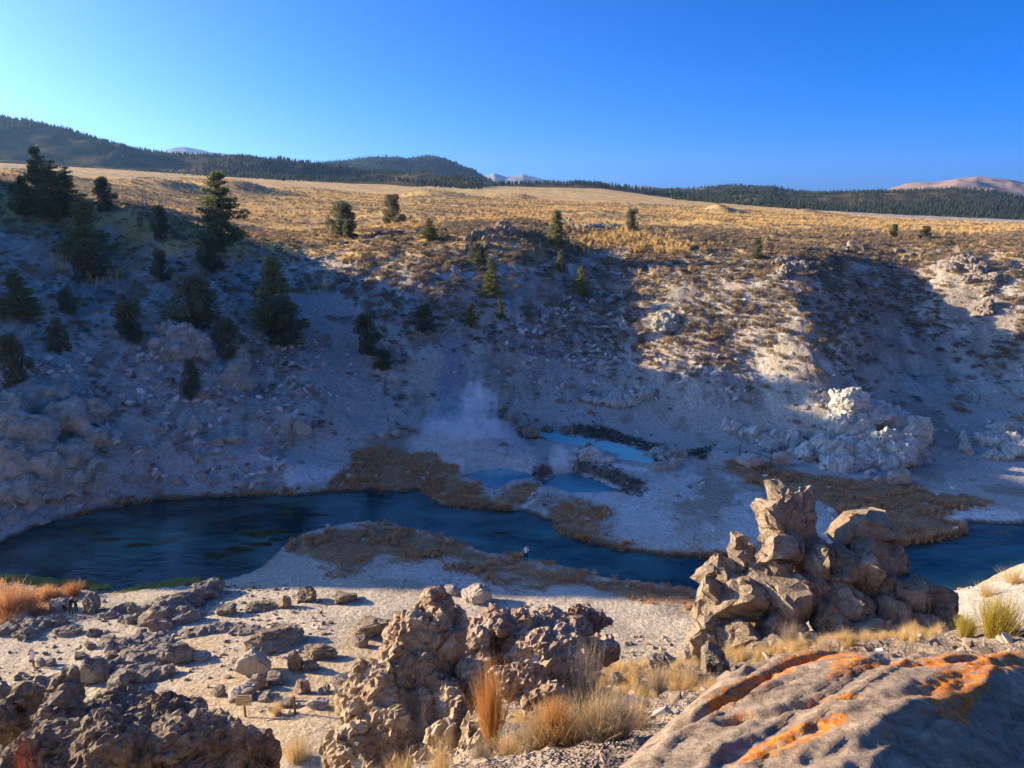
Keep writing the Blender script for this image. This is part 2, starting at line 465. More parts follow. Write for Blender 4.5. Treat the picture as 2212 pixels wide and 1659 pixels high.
# slope under the camera
cx((0, 0, 33.35), (-1.5, 1, 33.0), (1.5, 1, 33.2), (3, 2, 33.0), (0, 3, 32.4), (3, 3.5, 32.2), (6, 4, 32.3), (-3, 3, 31.6), (-3, 6, 28.8), (0, 6, 30.2), (3, 7, 30.0), (6, 8, 29.6), (10, 9, 29.4),
   (-3.5, 12, 23.2), (-6, 12, 22.7), (-9, 10, 24.2), (-14, 8, 25), (-5, 20, 14.5), (-8, 26, 10.0), (-10, 33, 6.8), (-16, 20, 12), (-25, 15, 16), (-40, 10, 20), (-20, 32, 6), (-30, 28, 5.5), (-45, 30, 6.5),
   (-45, 45, 3.0), (-52, 60, 1.5), (-70, 50, 3), (-80, 30, 12), (-100, 10, 24), (-1.2, 10, 26.2), (-2.2, 14, 21.6), (.6, 12, 26.4), (2, 12, 26.5), (4, 12, 26.8), (7, 13, 27.0), (2.0, 16, 24.3), (4, 16, 24.4), (7, 17, 24.2), (9, 20, 22.6),
   (6, 20, 22.5), (12, 22, 22.0), (15, 20, 22.8), (0, 20, 18), (-1, 27, 11.5), (-1, 34, 7), (4, 27, 15), (5, 36, 7), (6, 44, 3.6), (12, 28, 17.5), (12, 40, 7.5), (14, 50, 3.2),
   (18, 26, 19.5), (22, 32, 16.5), (27.6, 40, 12.8), (33, 47, 10.4), (40, 55, 7.9), (24, 50, 5), (34, 56, 3.6), (44, 66, .8), (26, 58, 1.5), (50, 45, 14), (60, 60, 6), (40, 25, 24), (25, 12, 30), (70, 40, 20), (100, 30, 28), (110, 60, 10),
   (0, -8, 36), (-20, -6, 33), (20, -8, 36), (0, -60, 44), (-80, -60, 40), (80, -60, 44), (0, -300, 60), (-300, -200, 50), (300, -200, 55))
# ridge beyond the left edge of the view that shades the gorge, and the canyon going on to both sides
cx((-103, 86, 19), (-104, 93, 28), (-106, 100, 36), (-112, 115, 44), (-115, 132, 48), (-118, 150, 49), (-135, 125, 55), (-135, 110, 45), (-150, 155, 67), (-150, 168, 65), (-150, 180, 60.5), (-150, 140, 62), (-150, 200, 50), (-150, 228, 42), (-170, 265, 45), (-190, 210, 55), (-128, 190, 42), (-118, 172, 41),
   (-150, 100, 32), (-118, 82, 9), (-100, 77, 3), (-88, 80, 5), (-92, 95, 18),
   (-90, 110, 25), (-92, 130, 30), (-100, 145, 35), (-180, 120, 50), (-140, 80, 4), (-170, 70, 3), (-200, 75, 8), (-240, 100, 40), (-260, 60, 6), (-300, 200, 50), (-420, 120, 45), (-150, 40, 10), (-200, 20, 25),
   (-500, 500, 60), (-900, 900, 95), (120, 100, 4), (140, 120, 20), (160, 150, 28), (140, 70, 3), (180, 60, 12), (200, 90, 10), (400, 300, 22), (1500, 1500, 20), (0, 6000, 70), (-3000, 5000, 120), (4000, 5000, 30), (0, -3000, 60), (-4000, -1000, 70), (4000, -1000, 60),
   (0, 40000, 60), (-30000, 20000, 60), (30000, 20000, 60), (20000, -20000, 60), (-20000, -20000, 60))
for p in far_shore + near_shore:
    ctrl.append((p[0], p[1], 0.15))
C = np.array(ctrl, np.float64)
def logpolar(x, y):
    y2 = y + 6.0                                # pole set behind the viewpoint
    r = np.hypot(x, y2)
    return np.arctan2(x, y2), np.log(np.maximum(r, 0.5))
ct, cr_ = logpolar(C[:, 0], C[:, 1])
def _phi(d2): return np.sqrt(d2 + 4e-5)
A = _phi((ct[:, None] - ct[None]) ** 2 + (cr_[:, None] - cr_[None]) ** 2) - 2e-3 * np.eye(len(C))
n_ = len(C)
Mx = np.zeros((n_ + 3, n_ + 3)); Mx[:n_, :n_] = A
Mx[:n_, n_] = 1; Mx[:n_, n_ + 1] = ct; Mx[:n_, n_ + 2] = cr_; Mx[n_:, :n_] = Mx[:n_, n_:].T
sol = np.linalg.lstsq(Mx, np.r_[C[:, 2], 0, 0, 0], rcond=None)[0]
print('control points', n_, 'weights up to', np.abs(sol[:n_]).max())
def rbf(x, y):
    t, l = logpolar(x, y); t = t.ravel(); l = l.ravel()
    out = np.empty(t.shape)
    for i in range(0, len(t), 8000):
        a, b = t[i:i + 8000], l[i:i + 8000]
        d = (a[:, None] - ct[None]); d *= d
        e = (b[:, None] - cr_[None]); e *= e
        d += e; d += 4e-5; np.sqrt(d, out=d)
        out[i:i + 8000] = d @ sol[:n_] + sol[n_] + sol[n_ + 1] * a + sol[n_ + 2] * b
    return out.reshape(x.shape)

KNOLLS = []
for u, v, Y, h, sx, sy in ((1552, 452, 480, 3.8, 8, 16), (1590, 457, 490, 2.0, 18, 20), (1735, 462, 620, 3.5, 16, 25), (1790, 466, 640, 2, 22, 25), (500, 398, 420, 7, 30, 20), (345, 408, 380, 6, 28, 20), (410, 400, 450, 5, 40, 25),
                           (930, 418, 560, 4.5, 22, 18), (1000, 420, 560, 2, 40, 20), (1115, 425, 620, 4, 18, 18), (660, 408, 600, 3, 40, 25), (60, 400, 330, 4, 40, 20),
                           (1540, 495, 235, 1.6, 8, 6), (1860, 488, 300, 1.8, 14, 10), (1290, 478, 260, 1.5, 14, 8), (880, 470, 260, 2, 16, 10)):
    p = at_y(u, v, Y); KNOLLS.append((p.x, p.y, h, sx, sy))
GRASS_POLY = {}
def height(x, y, detail=True):
    x = np.asarray(x, np.float64); y = np.asarray(y, np.float64)
    z = rbf(x, y).astype(np.float64)
    for kx, ky, h, sx, sy in KNOLLS:
        q = ((x - kx) / sx) ** 2 + ((y - ky) / sy) ** 2
        z = z + h * np.exp(-q * 1.1)
    r = np.hypot(x, y)
    sd = poly_sd(CREEK, x, y, 30.0) + fbm(x * .35, y * .35, octv=5, seed=5, gain=.62) * 0.85
    slope_zone = sstep(2.0, 7.0, z)
    plateau = sstep(150, 200, y)
    if detail:
        rel = slope_zone * (1 - plateau * .75) * sstep(30, 60, y)
        z = z + rel * (0.9 * fbm(x / 14, y / 14, octv=4, seed=31) + 0.50 * fbm(x / 4.5, y / 4.5, octv=5, seed=9, ridged=True, gain=.55) - .1 + .22 * fbm(x / 1.3, y / 1.3, octv=3, seed=19, ridged=True))
        z = z + (1 - slope_zone) * 0.16 * fbm(x / 3.0, y / 3.0, octv=4, seed=12)
        z = z + plateau * sstep(150, 260, r) * 1.0 * fbm(x / 45, y / 45, octv=4, seed=77)
        near = 1 - sstep(26, 45, r)
        z = z + near * sstep(1.0, 5.0, r) * (0.28 * fbm(x / 1.8, y / 1.8, octv=5, seed=3) + 0.10 * fbm(x / .5, y / .5, octv=3, seed=4, ridged=True))
        # gullies running down the far slope
        gl = sstep(105, 115, y) * (1 - sstep(150, 175, y)) * slope_zone
        z = z - gl * 0.4 * np.maximum(0, vnoise(x / 7.5 + .35 * fbm(x / 20, y / 20, octv=2, seed=8), y / 60, seed=41)) ** 1.5 * 2
    # banks
    bank = sstep(0.0, 2.2, sd)
    z = np.where(sd > 0, np.maximum(z, 0.03) * bank + (0.03 + 0.32 * sstep(0, .5, sd)) * (1 - bank), np.maximum(-1.4, sd * .55 - .05))
    for poly, zw, depth, rim in ((POOL_T, Z_TURQ, 1.0, .16), (POOL_A, Z_A, 1.4, .22), (POOL_B, Z_B, 1.2, .2)):
        s = poly_sd(poly, x, y, 12.0) + fbm(x * .6, y * .6, octv=3, seed=15) * 0.18
        w = sstep(0, 1.7, s); lift = 1 - sstep(1.7, 4.5, s)
        zo = z + np.maximum(0, zw + .05 - z) * lift
        z = np.where(s < 0, np.maximum(zw - depth, zw + s * .7 - .06), np.where(s < 8, zo * w + (zw + rim * sstep(0, .5, s)) * (1 - w), z))
    return z

# polar sheet: fine where the view looks, coarse behind
fine = np.arange(-39.0, 39.0001, 0.115)
left = np.r_[np.arange(-180, -75, 3.0), np.arange(-75, -39.5, 0.5)]
right = np.r_[np.arange(39.5, 75, 0.6), np.arange(75, 180, 3.0)]
TH = np.radians(np.r_[left, fine, right])
rows = [0.4]
while rows[-1] < 42: rows.append(rows[-1] * 1.022)
while rows[-1] < 172: rows.append(rows[-1] + 0.42)
while rows[-1] < 3000: rows.append(rows[-1] * 1.0125)
while rows[-1] < 70000: rows.append(rows[-1] * 1.12)
RR = np.array(rows)
nT, nR = len(TH), len(RR)
gx = (np.sin(TH)[None] * RR[:, None]); gy = (np.cos(TH)[None] * RR[:, None])
gz = height(gx, gy)
GV = np.stack([gx, gy, gz], -1).reshape(-1, 3)
ii = np.arange(nR - 1)[:, None] * nT; jj = np.arange(nT - 1)[None]
q0 = (ii + jj).ravel()
GF = np.stack([q0, q0 + 1, q0 + nT + 1, q0 + nT], 1)
seam = np.arange(nR - 1) * nT                       # close the sheet behind the viewpoint
GF = np.concatenate([GF, np.stack([seam + nT - 1, seam, seam + nT, seam + 2 * nT - 1], 1)])
GF = GF[:, ::-1]
lnR = np.log(RR)
def ground_z(x, y):
    """height of the built sheet (bilinear on the grid)"""
    x = np.atleast_1d(np.asarray(x, float)); y = np.atleast_1d(np.asarray(y, float))
    r = np.hypot(x, y); t = np.arctan2(x, y)
    i = np.clip(np.searchsorted(RR, r) - 1, 0, nR - 2); j = np.clip(np.searchsorted(TH, t) - 1, 0, nT - 2)
    a = np.clip((r - RR[i]) / (RR[i + 1] - RR[i]), 0, 1); b = np.clip((t - TH[j]) / (TH[j + 1] - TH[j]), 0, 1)
    return (gz[i, j] * (1 - a) * (1 - b) + gz[i + 1, j] * a * (1 - b) + gz[i, j + 1] * (1 - a) * b + gz[i + 1, j + 1] * a * b)
def gz1(x, y): return float(ground_z(x, y)[0])
def hit(u, v, y0=3.0, y1=2500.0):
    """where a line of sight through the survey plate meets the built ground"""
    ys = np.exp(np.linspace(math.log(y0), math.log(y1), 900))
    a, b, c = ray(u, v)
    xs = a / b * ys; zs = EYE + c / b * ys
    under = zs < ground_z(xs, ys)
    k = int(np.argmax(under)) if under.any() else len(ys) - 1
    return Vector((xs[k], ys[k], gz1(xs[k], ys[k])))
# ------------------------------------------------------------------ what grows and lies where (surveyed outlines)
def ZONE(z, *uv): return [at_z(u, v, z) for u, v in uv]
G_FAR_C = ZONE(.6, (640, 1071), (690, 1045), (730, 1025), (765, 1002), (830, 992), (905, 1000), (940, 1005), (985, 1020), (1000, 1040), (1035, 1062), (1080, 1082), (1060, 1101), (1000, 1098), (960, 1092), (935, 1078), (925, 1066), (850, 1058))
G_FAR_C2 = ZONE(.6, (1060, 1080), (1090, 1060), (1130, 1050), (1165, 1052), (1150, 1070), (1110, 1085))
G_FAR_L = ZONE(.5, (100, 1140), (160, 1108), (260, 1085), (340, 1068), (430, 1058), (520, 1056), (640, 1056), (660, 1070), (520, 1075), (350, 1082), (180, 1114), (120, 1132))
G_FAR_R = ZONE(.5, (1185, 1125), (1200, 1095), (1250, 1090), (1310, 1100), (1315, 1125), (1280, 1140), (1310, 1165), (1380, 1180), (1480, 1190), (1600, 1188), (1600, 1208), (1470, 1206), (1340, 1192), (1235, 1165), (1200, 1148))
G_MARSH = ZONE(.7, (1560, 1003), (1650, 1015), (1720, 1022), (1800, 1030), (1880, 1030), (1960, 1045), (2100, 1070), (2160, 1085), (2060, 1095), (2030, 1110), (2078, 1128), (2090, 1150), (2020, 1172), (1947, 1180), (1860, 1186), (1850, 1150), (1840, 1120), (1780, 1090), (1700, 1068), (1640, 1050), (1590, 1030))
G_PEN = ZONE(.6, (605, 1190), (640, 1163), (700, 1141), (740, 1131), (800, 1125), (850, 1135), (900, 1143), (960, 1157), (1010, 1176), (1050, 1192), (1075, 1205), (1050, 1212), (960, 1196), (905, 1205), (830, 1200), (790, 1225), (770, 1250), (745, 1255), (720, 1230), (690, 1200), (640, 1190))
G_PEN2 = ZONE(.6, (960, 1235), (1000, 1212), (1060, 1210), (1100, 1198), (1145, 1206), (1200, 1217), (1260, 1236), (1275, 1246), (1230, 1262), (1180, 1262), (1120, 1252), (1060, 1246))
G_PEN3 = ZONE(.6, (1262, 1250), (1300, 1247), (1400, 1262), (1480, 1273), (1560, 1284), (1560, 1330), (1480, 1318), (1400, 1310), (1330, 1290), (1290, 1268))
G_PEN4 = ZONE(.7, (1080, 1262), (1120, 1258), (1190, 1266), (1170, 1278), (1100, 1275))
G_REED = ZONE(.7, (-80, 1255), (0, 1262), (60, 1263), (110, 1275), (120, 1305), (80, 1330), (0, 1335), (-80, 1340))
GRASSES = [G_FAR_C, G_FAR_C2, G_FAR_L, G_FAR_R, G_MARSH, G_PEN, G_PEN2, G_PEN3, G_PEN4, G_REED]
W_FLOOR_R = ZONE(.8, (1180, 1060), (1260, 1045), (1340, 1062), (1430, 1040), (1480, 1000), (1560, 1020), (1680, 1070), (1780, 1100), (1830, 1150), (1700, 1170), (1560, 1185), (1400, 1175), (1320, 1150), (1320, 1110), (1220, 1085))
W_PEN = ZONE(.8, (790, 1255), (830, 1222), (930, 1212), (1000, 1230), (1100, 1252), (1230, 1268), (1290, 1268), (1330, 1292), (1200, 1290), (1050, 1285), (900, 1265))
W_MOUND = ZONE(2.4, (880, 955), (930, 915), (990, 895), (1060, 905), (1110, 940), (1150, 965), (1180, 1000), (1140, 1012), (1060, 1005), (960, 1000), (900, 985))
W_SMALL = [ZONE(.9, (610, 1030), (660, 1012), (735, 1015), (735, 1030), (680, 1042), (620, 1045)), ZONE(2.0, (1190, 1012), (1230, 985), (1290, 985), (1320, 1000), (1400, 1005), (1420, 1018), (1330, 1012)),
           ZONE(.5, (1075, 1105), (1110, 1075), (1150, 1055), (1180, 1060), (1150, 1085), (1120, 1105)), ZONE(.7, (2000, 1100), (2120, 1088), (2212, 1100), (2212, 1125), (2080, 1120)),
           ZONE(.7, (950, 1015), (1000, 1005), (1010, 1020), (975, 1030)), ZONE(.7, (905, 1010), (930, 1005), (940, 1015))]
D_BANK = [ZONE(2.0, (1215, 950), (1235, 922), (1300, 920), (1380, 935), (1430, 955), (1460, 985), (1430, 1000), (1380, 968), (1300, 955)), ZONE(1.6, (1225, 1010), (1250, 995), (1340, 1018), (1400, 1040), (1385, 1062), (1330, 1050), (1270, 1030)),
          ZONE(1.6, (1120, 1005), (1190, 1000), (1205, 1025), (1170, 1035)), ZONE(2.2, (1120, 950), (1160, 925), (1200, 925), (1190, 945), (1140, 955)), ZONE(1.0, (1545, 960), (1470, 985), (1520, 1000))]
MUD = ZONE(.8, (1620, 1040), (1900, 1050), (1960, 1080), (1900, 1110), (1780, 1075))
# bare chute of grey grit and the pale scar beside it: on the slope
def SLOPE(*uv): return [hit(u, v, 60, 400) for u, v in uv]
CHUTE = SLOPE((955, 735), (1000, 735), (1008, 800), (1025, 880), (1015, 900), (945, 895), (940, 830))
SCAR = SLOPE((870, 790), (950, 770), (945, 830), (948, 900), (905, 880), (880, 830))
SAND = SLOPE((620, 640), (700, 620), (790, 680), (800, 800), (850, 900), (760, 960), (700, 860), (640, 740))
WPATCH = SLOPE((2105, 990), (2130, 930), (2165, 915), (2230, 960), (2230, 1030), (2130, 1010))
WLEDGE = SLOPE((1270, 860), (1320, 850), (1380, 862), (1385, 880), (1300, 890))
WTALUS = [SLOPE((1090, 720), (1250, 650), (1330, 690), (1420, 790), (1380, 850), (1250, 840), (1130, 800)), SLOPE((1400, 810), (1480, 770), (1560, 790), (1700, 830), (1660, 850), (1500, 830)), SLOPE((1780, 860), (1990, 900), (1990, 1010), (1830, 1020), (1700, 980), (1730, 900))]
LCLIFF = SLOPE((-60, 820), (120, 790), (300, 760), (330, 800), (320, 870), (230, 960), (200, 1060), (60, 1100), (-60, 1120))

zc = np.zeros((nR, nT, 3), np.float32)
X, Y, Z = gx, gy, gz
rr = np.hypot(X, Y)
n_big = fbm(X / 22, Y / 22, octv=5, seed=101); n_mid = fbm(X / 5, Y / 5, octv=5, seed=102); n_fine = fbm(X / 1.2, Y / 1.2, octv=4, seed=103)
n_str = fbm(X / 60, Y / 9, octv=5, seed=104)
dzr = np.gradient(Z, axis=0) / np.gradient(RR)[:, None]
steep = sstep(.42, .95, np.abs(dzr))
def mix(c, w): zc[:] = zc + (np.asarray(c, np.float32) - zc) * np.clip(w, 0, 1)[..., None]
zc[:] = (.53, .495, .41)
mix((.42, .39, .32), sstep(-.1, .35, n_mid)); mix((.57, .54, .45), sstep(.05, .45, n_big) * .7)
mix((.48, .475, .42), steep * .55)
plat = sstep(22.0, 26.5, Z + 3 * n_mid) * sstep(125, 150, Y + 18 * n_mid)
mix((.64, .44, .17), plat)
mix((.84, .59, .21), plat * sstep(.0, .3, n_str) * .9)
mix((.36, .26, .155), plat * sstep(.02, .3, -n_mid) * .65)
mix((.36, .265, .165), plat * sstep(0, .4, -n_big) * .5)
mix((.43, .35, .265), sstep(6, 11, Z) * sstep(0, 14, X) * sstep(108, 118, Y) * (1 - plat) * .65)
streak = fbm(X / 1.3 + .8 * n_mid, Y / 14, octv=4, seed=151)
slope_a = sstep(2.5, 6, Z) * sstep(80, 95, Y) * (1 - plat)
mix((.32, .305, .25), slope_a * sstep(.10, .38, streak) * .75)
mix((.62, .60, .51), slope_a * sstep(.12, .40, -streak) * .6)
mix((.28, .27, .23), slope_a * sstep(.12, .42, n_fine) * .6)
slope_r = sstep(6, 11, Z) * sstep(100, 112, Y) * (1 - plat)
mix((.40, .25, .18), slope_r * sstep(.18, .42, fbm(X / 7, Y / 7, octv=4, seed=141)) * .55)
mix((.30, .25, .20), slope_r * sstep(.1, .4, fbm(X / 2.6, Y / 2.6, octv=4, seed=142)) * .6)
mix((.72, .66, .56), slope_r * sstep(.3, .5, fbm(X / 4, Y / 4, octv=5, seed=143)) * .6)
nearf = (1 - sstep(5.5, 9, Z)) * (1 - sstep(64, 82, Y)) * (Y > 20)
mix((.60, .53, .41), nearf * .95); mix((.46, .41, .32), nearf * sstep(.05, .4, n_mid)); mix((.55, .40, .22), nearf * sstep(.18, .45, n_big) * .6)
near = 1 - sstep(24, 36, rr)
mix((.30, .23, .16), near * (Z > 7) * .9); mix((.21, .155, .105), near * (Z > 7) * sstep(0, .4, n_fine) * .8)
ffloor = (1 - sstep(2.5, 5.0, Z)) * sstep(74, 84, Y)
mix((.48, .475, .43), ffloor * .8); mix((.54, .55, .51), ffloor * sstep(.1, .4, n_mid) * .7); mix((.27, .22, .155), ffloor * sstep(.12, .4, -n_mid) * .6)
def zone(poly, col, soft=1.0, amt=1.0, wob=.8, brk=None):
    s = poly_sd(poly, X, Y, 14.0) + n_mid * wob * 1.6 + n_fine * wob * .8
    w = (1 - sstep(-soft, soft * .4, s)) * amt
    if brk is not None: w = w * brk
    mix(col, w)
zone(SAND, (.40, .40, .365), 2.5, .9); zone(CHUTE, (.38, .38, .385), 1.0, .95, .3); zone(SCAR, (.58, .52, .40), 1.6, .8)
zone(WPATCH, (.58, .56, .54), 1.2, .95); zone(WLEDGE, (.62, .59, .53), .8, .9, .4)
for p in WTALUS: zone(p, (.50, .475, .42), 3.0, .75, 1.2, sstep(-.35, .25, n_fine))
zone(LCLIFF, (.52, .48, .40), 3.0, .7, 1.2, sstep(-.4, .3, n_mid))
zone(W_FLOOR_R, (.59, .63, .60), 1.5, .95, .6, sstep(-.45, .15, n_mid + n_fine * .6)); zone(W_PEN, (.60, .565, .51), 1.2, .95, .6); zone(W_MOUND, (.58, .60, .57), 1.5, .95, .4)
mix((.46, .43, .40), (poly_sd(W_MOUND, X, Y, 3.0) < 0) * sstep(.2, .4, fbm(X / .8, Y / .8, octv=2, seed=55)) * .8)
for p in W_SMALL: zone(p, (.72, .71, .68), .8, .95, .4)
for p in D_BANK: zone(p, (.13, .115, .095), 1.0, .9, .5)
zone(MUD, (.10, .085, .07), 1.0, .9, 1.0)
grass_w = np.zeros_like(X)
for p in GRASSES:
    s = poly_sd(p, X, Y, 14.0) + n_mid * 2.2 + n_fine * 1.0
    grass_w = np.maximum(grass_w, 1 - sstep(-.7, .3, s))
mix((.36, .22, .12), grass_w); mix((.46, .29, .16), grass_w * sstep(0, .4, n_fine))
creek_sd = poly_sd(CREEK, X, Y, 30.0) + fbm(X * .35, Y * .35, octv=5, seed=5, gain=.62) * 0.85
mix((.10, .085, .06), (1 - sstep(.1, .7, creek_sd)) * (creek_sd > -1)); mix((.035, .04, .025), creek_sd < 0)
for poly, c in ((POOL_A, (.06, .10, .11)), (POOL_B, (.08, .12, .13)), (POOL_T, (.4, .5, .5))):
    s = poly_sd(poly, X, Y, 6.0)
    mix((.62, .60, .54), (1 - sstep(.15, .6, s)) * sstep(-.2, .4, n_fine + .3)); mix(c, s < -.1)
far = sstep(900, 2500, rr)
mix((.66, .46, .19), far * .7)

gm, nt, b = new_mat('ground_soil')
at_ = N(nt, 'ShaderNodeAttribute', attribute_name='soil')
geo = N(nt, 'ShaderNodeNewGeometry')
g1 = N(nt, 'ShaderNodeTexNoise', {'Vector': geo.outputs['Position'], 'Scale': 2.2, 'Detail': 5.0, 'Roughness': 0.7})
g2 = N(nt, 'ShaderNodeTexNoise', {'Vector': geo.outputs['Position'], 'Scale': 14.0, 'Detail': 3.0, 'Roughness': 0.75})
fm = N(nt, 'ShaderNodeMath', {0: g1.outputs[0], 1: g2.outputs[0]}, operation='ADD')
vr = ramp(nt, N(nt, 'ShaderNodeMath', {0: fm.outputs[0], 1: .5}, operation='MULTIPLY').outputs[0], [(.35, (.50, .49, .48)), (.48, (1.02, 1.02, 1.02)), (.63, (1.5, 1.48, 1.45))])
nt.links.new(mixc(nt, 1.0, at_.outputs['Color'], vr, 'MULTIPLY'), b.inputs['Base Color'])
b.inputs['Roughness'].default_value = .95; b.inputs['Specular IOR Level'].default_value = .1
bp = N(nt, 'ShaderNodeBump', {'Height': g1.outputs[0], 'Strength': 1.0, 'Distance': .5})
bp2 = N(nt, 'ShaderNodeBump', {'Height': g2.outputs[0], 'Strength': .35, 'Distance': .06, 'Normal': bp.outputs[0]})
nt.links.new(bp2.outputs[0], b.inputs['Normal'])
gme = mesh_np('ground', GV, GF, gm, True)
ca = gme.attributes.new('soil', 'FLOAT_COLOR', 'POINT')
ca.data.foreach_set('color', np.concatenate([zc.reshape(-1, 3), np.ones((nR * nT, 1), np.float32)], 1).ravel())
ground = tag(mobj('ground', gme), 'canyon ground with bare slopes, pale floor and golden plateau', None, kind='structure')

# ------------------------------------------------------------------ water
def water_mat(name, deep, shallow, bump=.25, wscale=1.6, rough=.06, noise_scale=.12, weed=None):
    m, nt, b = new_mat(name)
    geo = N(nt, 'ShaderNodeNewGeometry')
    mp = N(nt, 'ShaderNodeMapping', {'Vector': geo.outputs['Position'], 'Scale': (.55, 1.0, 1.0), 'Rotation': (0, 0, R(12))})
    n1 = N(nt, 'ShaderNodeTexNoise', {'Vector': mp.outputs[0], 'Scale': noise_scale, 'Detail': 5.0, 'Roughness': .6, 'Distortion': .6})
    col = ramp(nt, n1.outputs[0], [(.42, deep), (.64, shallow)])
    if weed:
        mp2 = N(nt, 'ShaderNodeMapping', {'Vector': geo.outputs['Position'], 'Scale': (.10, .34, 1.0), 'Rotation': (0, 0, R(-14))})
        n2 = N(nt, 'ShaderNodeTexNoise', {'Vector': mp2.outputs[0], 'Scale': 1.0, 'Detail': 6.0, 'Roughness': .65, 'Distortion': 1.2})
        col = mixc(nt, ramp(nt, n2.outputs[0], [(.58, (0, 0, 0)), (.66, (1, 1, 1))]), col, weed)
    nt.links.new(col, b.inputs['Base Color'])
    b.inputs['Roughness'].default_value = rough
    b.inputs['IOR'].default_value = 1.33
    n3 = N(nt, 'ShaderNodeTexNoise', {'Vector': mp.outputs[0], 'Scale': wscale, 'Detail': 4.0, 'Roughness': .55})
    bp = N(nt, 'ShaderNodeBump', {'Height': n3.outputs[0], 'Strength': bump, 'Distance': .12})
    nt.links.new(bp.outputs[0], b.inputs['Normal'])
    return m
def sheet(name, poly, z, m, grow=0.0):
    c = sum((Vector((p[0], p[1], 0)) for p in poly), Vector()) / len(poly)
    vs_ = [(c.x + (p[0] - c.x) * (1 + grow), c.y + (p[1] - c.y) * (1 + grow), z) for p in poly]
    me = bpy.data.meshes.new(name); me.from_pydata(vs_, [], [list(range(len(vs_)))]); me.update()
    if me.polygons[0].normal.z < 0: me.flip_normals()
    me.materials.append(m)
    return mobj(name, me)
M_CREEK = water_mat('creek_water', (.006, .028, .034), (.055, .15, .14), bump=.5, wscale=1.1, weed=(.085, .08, .035))
# the water sheet runs on under the banks, so the shore is where the ground comes up through it
wl = [(-130, 84), (-60, 86)] + [(p.x, p.y + 2.5) for p in far_shore[2:]] + [(p.x, p.y - 3.0) for p in near_shore[:-2]] + [(-60, 52), (-130, 60)]
tag(sheet('water', [Vector((a, b_, 0)) for a, b_ in wl], 0.0, M_CREEK), 'dark blue creek winding across the canyon floor', None, kind='structure')
M_TURQ = water_mat('turquoise_water', (.17, .60, .62), (.22, .68, .68), bump=.03, rough=.16)
M_POOL = water_mat('blue_pool_water', (.045, .25, .33), (.08, .34, .40), bump=.05, rough=.10)
tag(sheet('water', POOL_T, Z_TURQ, M_TURQ, .05), 'milky turquoise hot spring pool below the dark bank', None, kind='structure')
tag(sheet('water', POOL_A, Z_A, M_POOL, .06), 'round deep blue hot pool nearest the creek', None, kind='structure')
tag(sheet('water', POOL_B, Z_B, M_POOL, .06), 'deep blue steaming pool beside the dark bank', None, kind='structure')
# ------------------------------------------------------------------ far hills, peaks and woods
rng = np.random.default_rng(11)
def far_conifer(seed):
    r = np.random.default_rng(seed); m = MB()
    m.tube([(0, 0, 0), (0, 0, .3)], [.03, .02], n=4)
    k = 4
    for i in range(k):
        z0 = .10 + .8 * i / k; z1 = z0 + .36; rad = .21 * (1 - i / k * .78) * r.uniform(.8, 1.15)
        n = 6; a0 = r.uniform(0, 6)
        ring = [(math.cos(a0 + 6.283 * j / n) * rad * r.uniform(.65, 1.25), math.sin(a0 + 6.283 * j / n) * rad * r.uniform(.65, 1.25), z0 + r.uniform(-.05, .05)) for j in range(n)]
        m.add(ring + [(r.uniform(-.02, .02), r.uniform(-.02, .02), min(z1, 1.0))], [[j, (j + 1) % n, n] for j in range(n)])
    return m.mesh('far_conifer', M_FARTREE)
M_FARTREE = leaf_mat('far_pine_needles', [(0, (.018, .032, .016)), (.5, (.030, .045, .020)), (1, (.050, .060, .028))], trans=.0)
proto_collection('far_conifer', [far_conifer(s) for s in range(5)])

